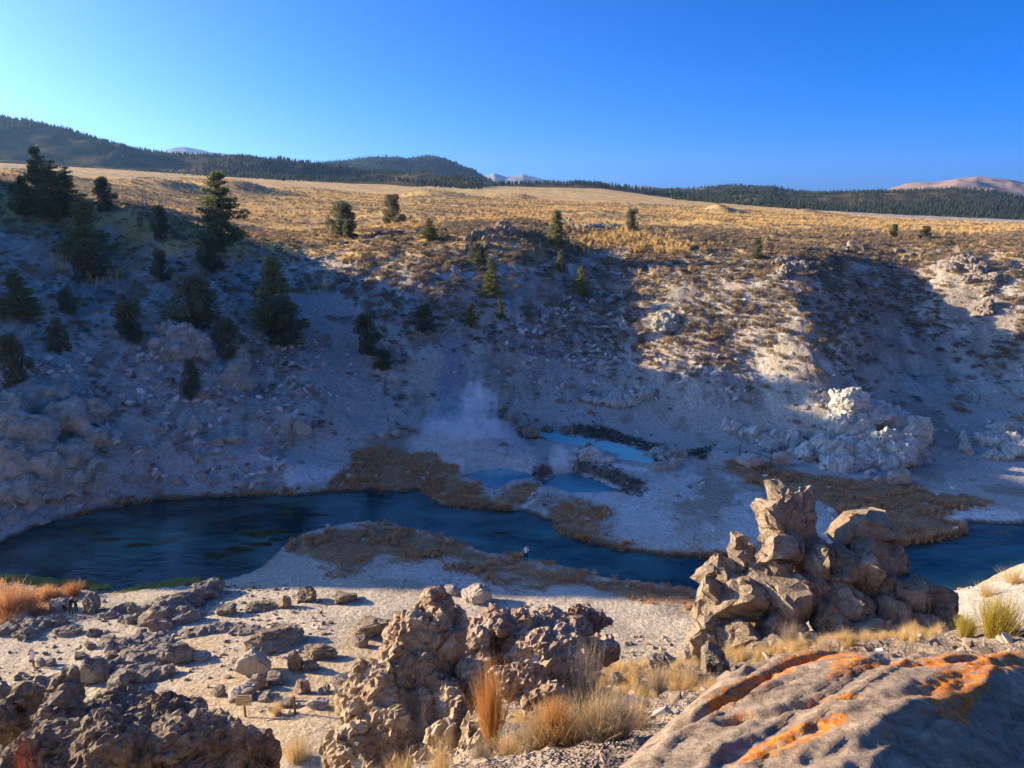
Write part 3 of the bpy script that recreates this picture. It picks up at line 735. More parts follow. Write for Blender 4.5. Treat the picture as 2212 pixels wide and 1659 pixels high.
def hill_mat(name, dark, light, scale, snow=None):
    m, nt, b = new_mat(name)
    geo = N(nt, 'ShaderNodeNewGeometry')
    n1 = N(nt, 'ShaderNodeTexNoise', {'Vector': geo.outputs['Position'], 'Scale': scale, 'Detail': 8.0, 'Roughness': .65})
    col = ramp(nt, n1.outputs[0], [(.4, dark), (.62, light)])
    if snow:
        n2 = N(nt, 'ShaderNodeTexNoise', {'Vector': geo.outputs['Position'], 'Scale': scale * 2.3, 'Detail': 6.0, 'Roughness': .7})
        col = mixc(nt, ramp(nt, n2.outputs[0], [(snow, (0, 0, 0)), (snow + .06, (1, 1, 1))]), col, (.50, .53, .58))
    nt.links.new(col, b.inputs['Base Color'])
    b.inputs['Roughness'].default_value = 1.0; b.inputs['Specular IOR Level'].default_value = 0.0
    return m
def hill(name, label, sky_line, Y, front, back, m, rough, trees=0, tree_h=(8, 12), seed=0, base_v=None, open_amt=.1, ncol=150, nrow=56, plates=None):
    us = np.linspace(sky_line[0][0], sky_line[-1][0], ncol)
    vs_ = np.interp(us, [p[0] for p in sky_line], [p[1] for p in sky_line])
    rid = np.array([at_y(u, v, Y) for u, v in zip(us, vs_)])
    az = rid[:, 0] / rid[:, 1]
    d = np.stack([rid[:, 0], rid[:, 1]], 1); d /= np.linalg.norm(d, axis=1)[:, None]
    fx = rid[:, 0] - d[:, 0] * front; fy = rid[:, 1] - d[:, 1] * front
    fz = ground_z(fx, fy) - 3
    if base_v is not None:
        bz = np.array([at_y(u, v, f).z for u, v, f in zip(us, np.interp(us, [p[0] for p in base_v], [p[1] for p in base_v]), fy)])
        fz = np.minimum(bz, rid[:, 2] - 2)
    bx = rid[:, 0] + d[:, 0] * back; by = rid[:, 1] + d[:, 1] * back
    tt = np.linspace(0, 1, nrow); V = np.zeros((nrow, ncol, 3))
    nf = int(nrow * .72)
    for i in range(nrow):
        if i <= nf:
            t = i / nf; w = .5 * t + .5 * t * t * (3 - 2 * t)
            V[i] = np.stack([fx + (rid[:, 0] - fx) * t, fy + (rid[:, 1] - fy) * t, fz + (rid[:, 2] - fz) * w], 1)
        else:
            t = (i - nf) / (nrow - 1 - nf)
            V[i] = np.stack([rid[:, 0] + (bx - rid[:, 0]) * t, rid[:, 1] + (by - rid[:, 1]) * t, rid[:, 2] + (fz - 20 - rid[:, 2]) * t ** 1.5], 1)
    w = np.minimum(1, (np.arange(nrow) / nf)) * (np.arange(nrow) <= nf) * (1 - np.arange(nrow) / nf) * 4
    span = front * .35
    rel = fbm(V[..., 0] / span, V[..., 1] / span, octv=5, seed=seed, ridged=True)
    V[..., 2] += rel * rough * np.clip(w, 0, 1)[:, None]
    V[..., 2] += fbm(V[..., 0] / span * 5, V[..., 1] / span * 5, octv=3, seed=seed + 4) * rough * .12
    q = (np.arange(nrow - 1)[:, None] * ncol + np.arange(ncol - 1)[None]).ravel()
    F = np.stack([q, q + 1, q + ncol + 1, q + ncol], 1)
    o = tag(mobj(name, mesh_np(name, V.reshape(-1, 3), F, m, True)), label, None, kind='structure')
    if trees:
        k = trees * 3
        i = rng.uniform(0, nf * 1.02, k); j = rng.uniform(0, ncol - 1.01, k)
        i = np.clip(i, 0, nrow - 2)
        a = i.astype(int); b = j.astype(int); s = (i - a)[:, None]; t = (j - b)[:, None]
        P = V[a, b] * (1 - s) * (1 - t) + V[a + 1, b] * s * (1 - t) + V[a, b + 1] * (1 - s) * t + V[a + 1, b + 1] * s * t
        den = fbm(P[:, 0] / (span * .8), P[:, 1] / (span * .8), octv=4, seed=seed + 9)
        keep = den + .55 * np.clip(i / nf, 0, 1) > open_amt + rng.uniform(-.25, .25, k)
        if plates is not None:
            pu = np.interp(j, np.arange(ncol), us)
            keep &= plates(pu, i / nf)
        P = P[keep][:trees]; n = len(P)
        h = rng.uniform(*tree_h, n) * rng.choice([.7, 1, 1, 1.15], n)
        scatter('pine_forest', 'far_conifer', P - np.array([0, 0, .3]), rng.uniform(0, 6.28, n), np.stack([h * rng.uniform(.9, 1.35, n)] * 2 + [h], 1), rng.integers(0, 5, n), 'far off pine woods covering the ' + name.replace('_', ' '))
    return o
M_HILL = hill_mat('forest_floor', (.055, .055, .035), (.16, .125, .075), .02)
M_BARE = hill_mat('bare_mountain', (.30, .20, .14), (.42, .29, .20), .0022)
M_PEAK = hill_mat('snow_peak', (.20, .20, .21), (.34, .33, .33), .0022, snow=.57)
M_DARKH = hill_mat('wooded_mountain', (.025, .035, .022), (.06, .065, .04), .006)

hill('mountain', 'pale snow dusted peaks far off at the left', [(330, 340), (355, 324), (375, 320), (400, 317), (425, 322), (450, 328), (490, 331), (560, 342), (620, 349), (700, 355)], 8000, 1700, 1000, M_PEAK, 60, seed=1)
hill('mountain', 'jagged snow streaked peaks on the middle of the skyline', [(1000, 400), (1045, 384), (1068, 375), (1090, 382), (1105, 381), (1130, 377), (1165, 385), (1200, 392), (1330, 405), (1370, 404), (1390, 401), (1410, 405), (1460, 416)], 8000, 1700, 1000, M_PEAK, 55, seed=2)
hill('mountain', 'bare rounded brown mountain at the right edge', [(1920, 416), (1950, 408), (1985, 401), (2030, 396), (2070, 387), (2110, 384), (2150, 390), (2185, 391), (2215, 397), (2300, 400), (2480, 425)], 6000, 2200, 1500, M_BARE, 60, seed=3)
hill('wooded_hill', 'long dark wooded ridge sloping down from the left edge', [(-420, 215), (-200, 232), (0, 258), (60, 266), (120, 280), (200, 300), (260, 314), (330, 330), (400, 343), (470, 345), (540, 348), (620, 358), (700, 368), (820, 380), (930, 390), (1040, 402)], 1900, 800, 500, M_HILL, 26, trees=7000, tree_h=(6, 9), seed=5,
     base_v=[(-420, 340), (0, 352), (150, 368), (300, 384), (480, 388), (700, 398), (1040, 408)], open_amt=.18, ncol=260, plates=lambda u, t: ~((u < 330) & (t < .55) & (u / 330 + t < 1.05 - .0 * u)))
hill('wooded_hill', 'dark blue wooded mountain with a rounded peak', [(600, 378), (640, 366), (700, 352), (760, 346), (815, 339), (850, 338), (880, 343), (905, 340), (935, 337), (960, 341), (985, 352), (1010, 366), (1040, 382), (1080, 398), (1120, 405)], 3600, 900, 600, M_DARKH, 40, trees=3200, tree_h=(8, 13), seed=7, open_amt=-.15)
hill('wooded_hill', 'low pine covered rise along the plateau edge', [(990, 408), (1060, 404), (1130, 398), (1200, 396), (1280, 398), (1350, 406), (1420, 414), (1500, 424), (1560, 432)], 1750, 260, 300, M_HILL, 4, trees=700, tree_h=(7, 10.5), seed=8, open_amt=.02, plates=lambda u, t: t > .45)
hill('wooded_hill', 'rocky topped wooded hill right of centre', [(1380, 428), (1440, 413), (1500, 408), (1560, 404), (1590, 401), (1640, 405), (1670, 403), (1700, 412), (1760, 419), (1850, 430)], 2600, 500, 500, M_HILL, 16, trees=1700, tree_h=(7, 10.5), seed=9, open_amt=.0)
hill('wooded_hill', 'broad pine covered slope below the brown mountain', [(1450, 432), (1560, 428), (1680, 420), (1760, 417), (1850, 416), (1950, 414), (2010, 412), (2060, 409), (2100, 410), (2150, 416), (2212, 430), (2330, 436), (2500, 445)], 2100, 900, 500, M_HILL, 18, trees=6500, tree_h=(7, 10.5), seed=10,
     base_v=[(1450, 436), (1560, 446), (1680, 456), (1850, 463), (2212, 474), (2500, 480)], open_amt=-.05, ncol=220)
# ------------------------------------------------------------------ trees
M_BARK = plain_mat('pine_bark', (.16, .10, .065), var=.4, scale=14)
M_DEADW = plain_mat('grey_dead_wood', (.34, .31, .28), var=.3, scale=14)
M_PINE = leaf_mat('pine_needles', [(0, (.15, .175, .085)), (.5, (.20, .225, .11)), (1, (.26, .27, .13))], trans=.5)
M_JUNI = leaf_mat('juniper_scales', [(0, (.13, .145, .085)), (.5, (.17, .18, .105)), (1, (.215, .215, .125))], trans=.5)
M_LITEP = leaf_mat('young_pine_needles', [(0, (.15, .17, .05)), (.5, (.20, .21, .065)), (1, (.26, .25, .085))], trans=.15)
def leaf_cloud(centers, radii, n, size, r, up=.3):
    """small pointed leaf faces filling clump volumes"""
    centers = np.asarray(centers); radii = np.asarray(radii)
    vol = radii[:, 0] * radii[:, 1] * radii[:, 2]; p = vol ** .75; p = p / p.sum()
    k = r.choice(len(centers), n, p=p)
    d = r.normal(size=(n, 3)); d /= np.linalg.norm(d, axis=1)[:, None]
    d *= (r.uniform(.25, 1, n) ** .45)[:, None]
    c = centers[k] + d * radii[k]
    ax = d + r.normal(size=(n, 3)) * .7 + np.array([0, 0, up]); ax /= np.linalg.norm(ax, axis=1)[:, None]
    sd_ = np.cross(ax, r.normal(size=(n, 3))); sd_ /= np.linalg.norm(sd_, axis=1)[:, None] + 1e-9
    L = size * r.uniform(.6, 1.4, n)[:, None]; W = L * .42
    V = np.stack([c - ax * L * .5 - sd_ * W * .5, c - ax * L * .5 + sd_ * W * .5, c + ax * L * .6], 1).reshape(-1, 3)
    F = np.arange(n * 3).reshape(-1, 3)
    return V, F
def limb_tree(seed, kind, h=1.0):
    """unit-height tree: returns (trunk mesh, crown mesh)"""
    r = np.random.default_rng(seed); m = MB()
    lean = r.uniform(-.03, .03, 2)
    tp = [(lean[0] * t * t, lean[1] * t * t, t) for t in (0, .15, .35, .6, .85, .97)]
    base = .032 if kind == 'pine' else .045
    m.tube([(0, 0, -.06)] + tp, [base * 1.2, base, base * .85, base * .65, base * .42, base * .2, base * .06], n=8)
    cs, rs = [], []
    if kind in ('pine', 'young'):
        whorls = 17 if kind == 'pine' else 12
        for i in range(whorls):
            t = .12 + .86 * i / (whorls - 1)
            prof = (1 - t) ** .72 * (.55 + .45 * min(1, t / .25))
            rad = (.27 if kind == 'pine' else .24) * prof * r.uniform(.75, 1.2) + .018
            nb = int(r.integers(4, 7))
            a0 = r.uniform(0, 6.28)
            for j in range(nb):
                if r.random() < .14: continue
                a = a0 + 6.283 * j / nb + r.uniform(-.3, .3); L = rad * r.uniform(.65, 1.25)
                dz = r.uniform(-.02, .05) + (t - .3) * .05
                p1 = (math.cos(a) * L, math.sin(a) * L, t + dz)
                m.tube([(0, 0, t), (p1[0] * .5, p1[1] * .5, t + dz * .35), p1], [.009 * (1.2 - t), .006, .002], n=4, cap=False)
                for q in (.45, .75, 1.0):
                    if L * q < .03 and q < 1: continue
                    s = (.040 + .035 * (1 - t)) * r.uniform(.75, 1.3)
                    cs.append((p1[0] * q + r.uniform(-.015, .015), p1[1] * q + r.uniform(-.015, .015), t + dz * q + .01)); rs.append((s, s, s * .62))
        cs.append((lean[0], lean[1], .97)); rs.append((.025, .025, .05))
        n, size = (6500, .040) if kind == 'pine' else (3600, .044)
    else:
        nb = int(r.integers(24, 31))
        wide = r.uniform(.30, .40)
        for i in range(nb):
            a = r.uniform(0, 6.28); t = r.uniform(.06, .93)
            prof = math.sin(math.pi * min(.97, .22 + .74 * t)) ** .7
            L = wide * prof * r.uniform(.45, 1.0)
            zb = max(.02, t - .28 * r.uniform(.6, 1.2))
            p1 = (math.cos(a) * L, math.sin(a) * L, t)
            m.tube([(0, 0, zb), (p1[0] * .55, p1[1] * .55, zb + (t - zb) * .45), p1], [.018, .012, .004], n=4, cap=False)
            s = r.uniform(.08, .145)
            cs.append((p1[0], p1[1], min(.96, t))); rs.append((s, s, s * 1.15))
        for t in (.25, .45, .62, .78, .9): cs.append((r.uniform(-.04, .04), r.uniform(-.04, .04), t)); rs.append((.15 * (1.25 - t), .15 * (1.25 - t), .12))
        n, size = 6200, .046
    V, F = leaf_cloud(cs, rs, n, size, r)
    mt = {'pine': M_PINE, 'young': M_LITEP, 'juniper': M_JUNI}[kind]
    return m.mesh('trunk', M_BARK, True), mesh_np('crown', V, F, mt)
TREES = {'pine': [limb_tree(s, 'pine') for s in (1, 2, 3)], 'young': [limb_tree(s, 'young') for s in (11, 12)], 'juniper': [limb_tree(s, 'juniper') for s in (21, 22, 23)]}
TNAME = {'pine': 'pine_tree', 'young': 'young_pine', 'juniper': 'juniper_tree'}
tr = random.Random(5)
def tree(kind, u, v_base, v_top, width, label, Y=None, y0=60, var=None):
    """base and top as surveyed on the plate; the base stands on the built ground"""
    p = hit(u, v_base, y0, 900) if Y is None else Vector((at_y(u, v_base, Y).x, Y, 0))
    p.z = gz1(p.x, p.y)
    d = plate(p)[2]
    h = (v_base - v_top) / FD * d * 1.02
    root = empty(TNAME[kind], (p.x, p.y, p.z - .02 * h), tr.uniform(0, 6.28))
    base_w = {'pine': .54, 'young': .48, 'juniper': .80}[kind]
    w = (width / FD * d) / base_w
    root.scale = (w, w, h)
    tm, cm = TREES[kind][tr.randrange(len(TREES[kind])) if var is None else var]
    mobj('trunk', tm, root); mobj('crown', cm, root)
    tag(root, label, 'tree', 'trees on the canyon sides')
    return root
# left hill
tree('pine', 92, 455, 328, 72, 'tall twin topped pine on the left hill crest', var=0)
tree('pine', 122, 480, 362, 84, 'broad dark pine just right of the tall twin topped pine')
tree('pine', 56, 470, 385, 56, 'pine behind the left hill crest nearest the left edge', var=1)
tree('pine', 152, 470, 372, 60, 'narrow pine close right of the broad dark pine')
tree('juniper', 42, 420, 394, 45, 'low round juniper bush on the golden plain at far left')
tree('juniper', 232, 455, 387, 56, 'rounded juniper on the right end of the left crest')
tree('pine', 192, 560, 432, 100, 'bushy pale green pine on the shaded left slope', var=2)
tree('juniper', 200, 600, 520, 90, 'dark juniper below the bushy pale green pine')
tree('juniper', 347, 518, 450, 44, 'ragged juniper beside the dead snag on the left slope')
tree('pine', 482, 545, 386, 118, 'tallest sunlit pine standing against the golden plain', var=0)
tree('juniper', 455, 590, 515, 70, 'dark juniper under the tallest sunlit pine')
tree('juniper', 350, 610, 545, 50, 'small shaded juniper in the middle of the left slope')
tree('juniper', 420, 720, 600, 130, 'large dark juniper above the pink boulder')
tree('pine', 596, 720, 560, 100, 'tall shadowed pine at the gully edge', var=1)
tree('juniper', 620, 745, 650, 120, 'wide dark juniper at the foot of the tall shadowed pine')
tree('juniper', 500, 770, 690, 80, 'dark juniper between the two tall grey boulders')
tree('juniper', 285, 735, 650, 80, 'dark juniper left of the large dark juniper')
tree('juniper', 415, 860, 780, 44, 'small juniper growing under the pink boulder')
tree('pine', 45, 695, 592, 92, 'sun tipped pine at the left edge below the crest', var=2)
tree('juniper', 150, 680, 628, 50, 'small juniper right of the sun tipped pine')
tree('juniper', 40, 840, 730, 90, 'pale topped juniper low on the left cliff')
tree('juniper', 130, 760, 690, 46, 'stunted juniper on the rocky left slope')
# middle and right
tree('juniper', 737, 512, 440, 76, 'wide two trunked juniper at the plateau rim', var=0)
tree('juniper', 757, 516, 476, 40, 'small juniper in front of the wide two trunked juniper')
tree('juniper', 848, 484, 423, 58, 'round dark juniper alone on the golden plain left of centre', var=1)
tree('young', 927, 518, 476, 42, 'flat topped young pine with a bare trunk on the rim')
tree('pine', 1202, 535, 460, 46, 'dark straight pine right of the rocky knob', var=1)
tree('juniper', 1365, 500, 453, 42, 'round juniper alone on the plain right of the knob', var=2)
tree('juniper', 1030, 574, 528, 42, 'rounded juniper just below the rocky knob')
tree('young', 1062, 640, 566, 46, 'bright green conical pine on the middle slope')
tree('young', 1210, 590, 548, 28, 'small pale conical pine under the dark straight pine')
tree('young', 1254, 640, 584, 40, 'rounded bright green pine right of the conical pine')
tree('young', 1080, 692, 648, 20, 'narrow bright cone shaped sapling on the sunlit ledge')
tree('young', 1018, 705, 656, 34, 'young pine with lit crown left of the narrow sapling')
tree('juniper', 920, 718, 662, 46, 'compact dark juniper high in the shaded gully')
tree('juniper', 796, 765, 680, 72, 'spreading dark juniper in the shaded gully')
tree('juniper', 825, 800, 755, 60, 'low bushy juniper at the foot of the spreading juniper')
tree('juniper', 1633, 562, 520, 28, 'small dark green juniper above the sunlit spur rock')
tree('juniper', 1929, 515, 486, 24, 'left of the two shrubby junipers on the right plain')
tree('juniper', 1999, 516, 489, 34, 'right of the two shrubby junipers on the right plain')
def snag(u, vb, vt, label, seed, twigs=16, Y=None):
    p = hit(u, vb, 60, 900); d = plate(p)[2]; h = (vb - vt) / FD * d
    r = random.Random(seed); root = empty('dead_tree', p, 0, h)
    m = MB(); m.tube([(0, 0, -.05), (.02, 0, .4), (-.03, .02, .75), (-.02, 0, 1)], [.03, .022, .012, .003], n=6)
    m.build('trunk', M_DEADW, root, True)
    for i in range(twigs):
        m = MB(); t = r.uniform(.2, .95); a = r.uniform(0, 6.28); L = r.uniform(.12, .3) * (1.1 - t * .7)
        q = (math.cos(a) * L, math.sin(a) * L, t + r.uniform(0, .12))
        m.tube([(0, 0, t), (q[0] * .5, q[1] * .5, t + .02), q], [.010, .006, .002], n=4)
        m.build('branch', M_DEADW, root)
    tag(root, label, 'dead tree', 'dead trees')
snag(318, 462, 405, 'bare leaning dead snag on the left crest', 1)
snag(372, 500, 445, 'thin dead snag beside the ragged juniper', 2, 9)
snag(1298, 682, 646, 'pale bleached dead sapling on the middle slope', 3, 34)

# ------------------------------------------------------------------ shrubs and grasses of the far side
def shrub_mesh(seed, n, m, flat=.62, size=.20, twig=10):
    r = np.random.default_rng(seed)
    k = r.integers(5, 8)
    a = r.uniform(0, 6.28, k); q = r.uniform(.1, .62, k)
    cs = np.stack([np.cos(a) * q, np.sin(a) * q, r.uniform(.22, .5, k)], 1); cs[0] = (0, 0, .42)
    s = r.uniform(.26, .42, k); rs = np.stack([s, s, s * flat * 1.2], 1)
    V, F = leaf_cloud(cs, rs, n, size, r, up=.8)
    V[:, 2] = np.maximum(V[:, 2], -.02)
    return mesh_np('foliage', V, F, m)
def tuft_mesh(seed, n, m, spread=.5, wid=.035, h=1.0, droop=.25):
    """a bunch of thin arching blades, unit height"""
    r = np.random.default_rng(seed); V = []; F = []
    for i in range(n):
        a = r.uniform(0, 6.28); b0 = r.uniform(0, .16); ln = h * r.uniform(.55, 1.05); sp = spread * r.uniform(.15, 1) * ln
        x0, y0 = math.cos(a) * b0, math.sin(a) * b0
        px, py = -math.sin(a) * wid, math.cos(a) * wid
        mid = (x0 + math.cos(a) * sp * .4, y0 + math.sin(a) * sp * .4, ln * .6)
        tip = (x0 + math.cos(a) * sp, y0 + math.sin(a) * sp, ln * (1 - droop * r.random()))
        k = len(V)
        V += [(x0 - px, y0 - py, 0), (x0 + px, y0 + py, 0), (mid[0] + px * .7, mid[1] + py * .7, mid[2]), (mid[0] - px * .7, mid[1] - py * .7, mid[2]), tip]
        F += [[k, k + 1, k + 2, k + 3], [k + 3, k + 2, k + 4]]
    return mesh_np('blades', np.array(V), F, m)
M_SAGE = leaf_mat('sagebrush_leaves', [(0, (.16, .15, .12)), (.25, (.23, .205, .16)), (.5, (.32, .255, .17)), (.72, (.42, .31, .18)), (.88, (.48, .35, .19)), (1, (.40, .19, .14))], trans=.25)
M_STRAW = leaf_mat('golden_grass', [(0, (.60, .40, .14)), (.5, (.76, .53, .19)), (1, (.86, .64, .27))], trans=.2)
M_MARSH = leaf_mat('brown_marsh_grass', [(0, (.46, .25, .12)), (.4, (.62, .35, .17)), (.75, (.74, .45, .23)), (1, (.80, .57, .34))], trans=.35)
SAGE = [shrub_mesh(s, 150, M_SAGE) for s in range(60, 65)]
TUFT = [tuft_mesh(s, 16, M_STRAW, .45, .03) for s in (70, 71, 72)]
MARSH = [tuft_mesh(s, 20, M_MARSH, .75, .035, droop=.5) for s in (80, 81, 82)]
proto_collection('sage', SAGE); proto_collection('tuft', TUFT); proto_collection('marsh', MARSH)
def in_view(P, margin=60):
    x, y, z = P[:, 0], P[:, 1], P[:, 2] - EYE
    dep = y * CP - z * SP; u = 1106 + FD * x / dep; v = 829.5 - FD * (y * SP + z * CP) / dep
    return (dep > 0) & (u > -margin) & (u < 2212 + margin) & (v > -margin) & (v < 1659 + margin), u, v, dep
def polar_points(n, y0, y1, seed, amax=.80):
    r = np.random.default_rng(seed)
    Yp = np.sqrt(r.uniform(y0 ** 2, y1 ** 2, n)); a = r.uniform(-amax, amax, n)
    return np.stack([a * Yp, Yp], 1)
def dens(P, sc, seed): return fbm(P[:, 0] / sc, P[:, 1] / sc, octv=4, seed=seed)
bare = [CHUTE, SAND, SCAR, W_MOUND, WPATCH, W_FLOOR_R]
P = polar_points(50000, 96, 210, 1)
zg = ground_z(P[:, 0], P[:, 1]); sdc = poly_sd(CREEK, P[:, 0], P[:, 1], 30)
ok = (zg > 2.6 + 2 * dens(P, 6, 3)) & (sdc > 8)
thin = np.ones(len(P))
for b_ in bare:
    thin *= np.where(poly_sd(b_, P[:, 0], P[:, 1], 10) < 0, .12, 1.0)
lowr = sstep(3, 20, zg) * .75 + .12
leftc = np.where(P[:, 0] < -32 - (150 - P[:, 1]) * .1, .55, 1.0)
r5 = np.random.default_rng(6)
lowr = np.where((P[:, 0] > 5) & (zg > 9), np.minimum(1.2, lowr * 1.9), lowr)
ok &= r5.random(len(P)) < thin * lowr * leftc * np.clip(.60 + 1.2 * dens(P, 7, 4) + .6 * dens(P, 2.2, 44), .06, 1)
P = P[ok]; zg = zg[ok]
sz = (.32 + .85 * r5.random(len(P)) ** 1.8) * (1 + .5 * np.maximum(0, dens(P, 15, 7)))
P3 = np.c_[P, zg - .06]
vis, u_, v_, dep_ = in_view(P3, 0)
rank = np.where(vis & (P[:, 1] < 175), sz / dep_, 0)
top = np.argsort(-rank)[:290]
rest = np.setdiff1d(np.arange(len(P)), top)
scatter('sagebrush_cover', 'sage', P3[rest], r5.uniform(0, 6.28, len(rest)), np.stack([sz[rest] * 1.15] * 2 + [sz[rest] * r5.uniform(.8, 1.15, len(rest))], 1), r5.integers(0, 5, len(rest)), 'low grey and tan sagebrush dotted over the canyon slope')
def zone_word(u, v):
    a = 'left' if u < 700 else 'middle' if u < 1500 else 'right'
    return a, ('upper' if v < 640 else 'lower')
for i in top:
    a, b_ = zone_word(u_[i], v_[i])
    o = mobj('sagebrush', SAGE[int(r5.integers(0, 5))], None, P3[i], (0, 0, r5.uniform(0, 6.28)), (sz[i] * 1.15, sz[i] * 1.15, sz[i]))
    tag(o, 'one of the sagebrush clumps on the %s %s canyon slope' % (b_, a), 'shrub', 'sagebrush on the %s %s far slope' % (b_, a))
# plateau: sage and golden bunch grass
P = polar_points(52000, 150, 620, 2, .78)
# keep roughly even density on the picture rather than on the ground: the far plain merges into its own texture
r6 = np.random.default_rng(8)
zg = ground_z(P[:, 0], P[:, 1])
keep = (zg > 23) & (r6.random(len(P)) < np.clip((260 / P[:, 1]) ** 1.1, 0, 1))
P = P[keep]; zg = zg[keep]
g = dens(P * np.array([.35, 1]), 10, 21)
isg = (g + .25 * r6.normal(size=len(P)) > -.02) & (P[:, 1] > 160)
for sel, key, nm, lab, lo, hi in ((isg, 'tuft', 'bunch_grass', 'golden dry bunch grass across the plateau', .5, 1.25), (~isg, 'sage', 'sagebrush_cover', 'low brown sagebrush spread over the plateau', .45, 1.0)):
    q = np.where(sel)[0]; s = r6.uniform(lo, hi, len(q)) * (1 + (P[q, 1] - 150) / 900)
    scatter(nm, key, np.c_[P[q], zg[q] - .05], r6.uniform(0, 6.28, len(q)), np.stack([s * 1.2] * 2 + [s], 1), r6.integers(0, 3 if key == 'tuft' else 5, len(q)), lab)
# tall pale grass stands along the rim
stand = []
for u, v, du, dv, n in ((1330, 520, 110, 22, 240), (1250, 490, 50, 10, 60), (1450, 540, 60, 14, 60), (1100, 465, 90, 8, 60), (770, 570, 30, 15, 18), (690, 620, 25, 20, 14), (230, 600, 60, 25, 40), (1400, 600, 90, 40, 24), (1180, 480, 30, 6, 14), (1390, 640, 40, 20, 8), (690, 460, 60, 14, 40), (620, 430, 200, 14, 70), (1720, 480, 180, 10, 90), (2080, 500, 100, 10, 60), (130, 570, 30, 20, 16)):
    for k in range(n):
        stand.append(hit(u + du * r6.normal() * .6, v + dv * r6.normal() * .6, 90, 700))
S = np.array([tuple(p) for p in stand]); n = len(S); s = r6.uniform(1.1, 2.0, n)
scatter('tall_grass', 'tuft', S - np.array([0, 0, .08]), r6.uniform(0, 6.28, n), np.stack([s * .7] * 2 + [s], 1), r6.integers(0, 3, n), 'tall pale straw grass standing along the canyon rim')
# marsh grass along the creek
pts = []
for gi, poly in enumerate(GRASSES):
    A_ = np.array([(p[0], p[1]) for p in poly]); lo, hi = A_.min(0) - 2, A_.max(0) + 2
    n = int((hi - lo).prod() * 13); q = r6.uniform(lo, hi, (n, 2))
    s = poly_sd(poly, q[:, 0], q[:, 1], 5) + 1.9 * dens(q, 3.5, 31) + .8 * dens(q, 1.1, 32)
    q = q[(s < .1 + .9 * (r6.random(len(q)) < .12)) & (poly_sd(CREEK, q[:, 0], q[:, 1], 5) > -.15) & (dens(q, 2.2, 33) > -.35)]
    pts.append(q[:4800])
q = np.concatenate(pts); zq = ground_z(q[:, 0], q[:, 1]); s = r6.uniform(.20, .52, len(q)) * np.clip(.75 + 1.5 * dens(q, 2.5, 35), .35, 1.9)
edge = poly_sd(CREEK, q[:, 0], q[:, 1], 5) < 1.2
s = np.where(edge, s * 1.25, s)
scatter('marsh_grass', 'marsh', np.c_[q, zq - .03], r6.uniform(0, 6.28, len(q)), np.stack([s * 1.25] * 2 + [s], 1), r6.integers(0, 3, len(q)), 'brown and golden grass matting the creek banks')
print('marsh tufts', len(q))
# dark brush on the pool banks
pts = []
for poly in D_BANK:
    A_ = np.array([(p[0], p[1]) for p in poly]); lo, hi = A_.min(0), A_.max(0)
    q = r6.uniform(lo, hi, (int((hi - lo).prod() * 5), 2)); pts.append(q[poly_sd(poly, q[:, 0], q[:, 1], 5) < .2])
q = np.concatenate(pts); s = r6.uniform(.2, .5, len(q))
M_DBRUSH = leaf_mat('dark_brush', [(0, (.10, .085, .06)), (1, (.17, .135, .095))], trans=.0)
proto_collection('dbrush', [shrub_mesh(s_, 90, M_DBRUSH) for s_ in (90, 91)])
scatter('dark_brush', 'dbrush', np.c_[q, ground_z(q[:, 0], q[:, 1]) - .04], r6.uniform(0, 6.28, len(q)), s, r6.integers(0, 2, len(q)), 'dark scrub covering the banks above the hot pools')
# ------------------------------------------------------------------ rocks
def ico(level):
    bm = bmesh.new(); bmesh.ops.create_icosphere(bm, subdivisions=level, radius=1.0)
    V = np.array([v.co[:] for v in bm.verts]); F = np.array([[l.index for l in f.verts] for f in bm.faces]); bm.free()
    return V, F
ICO = {k: ico(k) for k in (2, 3, 4, 5)}
def facet(seed, level=4, cuts=13, lo=.5, hi=.9, rough=.06, fine=.0, boxy=.0):
    """an angular boulder: a ball cut by random planes, then roughened"""
    r = np.random.default_rng(seed); V, F = ICO[level]; V = V.copy()
    if boxy:
        e = 1 + 3 * boxy; V = np.sign(V) * np.abs(V) ** (1 / e); V /= np.abs(V).max() ** .5
    for k in range(cuts):
        n = r.normal(size=3); n /= np.linalg.norm(n); d = r.uniform(lo, hi)
        s = V @ n - d; V -= np.maximum(s, 0)[:, None] * n
    if rough:
        nn = V / (np.linalg.norm(V, axis=1)[:, None] + 1e-9); o = r.uniform(0, 50)
        V = V + nn * (rough * fbm(V[:, 0] * 2.6 + o, V[:, 1] * 2.6, V[:, 2] * 2.6, octv=4, seed=seed))[:, None]
        if fine:
            f1, f2 = worley(V[:, 0] * 3.2 + o, V[:, 1] * 3.2, V[:, 2] * 3.2, seed)
            V = V - nn * (fine * np.clip(1 - (f2 - f1) * 5, 0, 1))[:, None]
    return V, F
def roughen(V, seed, amt=1.0):
    nn = V / (np.linalg.norm(V, axis=1)[:, None] + 1e-9); o = (seed * 7.31) % 50
    x, y, z = V[:, 0] + o, V[:, 1], V[:, 2]
    d = .05 * fbm(x * 1.9, y * 1.9, z * 1.9, octv=5, seed=seed, ridged=True) + .075 * cell_value(x * 2.2, y * 2.2, z * 2.2, seed) + .04 * cell_value(x * 5.0, y * 5.0, z * 5.0, seed + 1) + .016 * fbm(x * 11, y * 11, z * 11, octv=3, seed=seed + 5, ridged=True)
    f1, f2 = worley(x * 1.5, y * 1.5, z * 1.5, seed + 2); d = d - .10 * np.clip(1 - (f2 - f1) * 9, 0, 1)
    return V + nn * (amt * d)[:, None]
def facet2(seed, amt=1.0):
    V, F = facet(seed, 4, 11, .5, .92, 0, 0, boxy=.3)
    return roughen(V, seed, amt), F
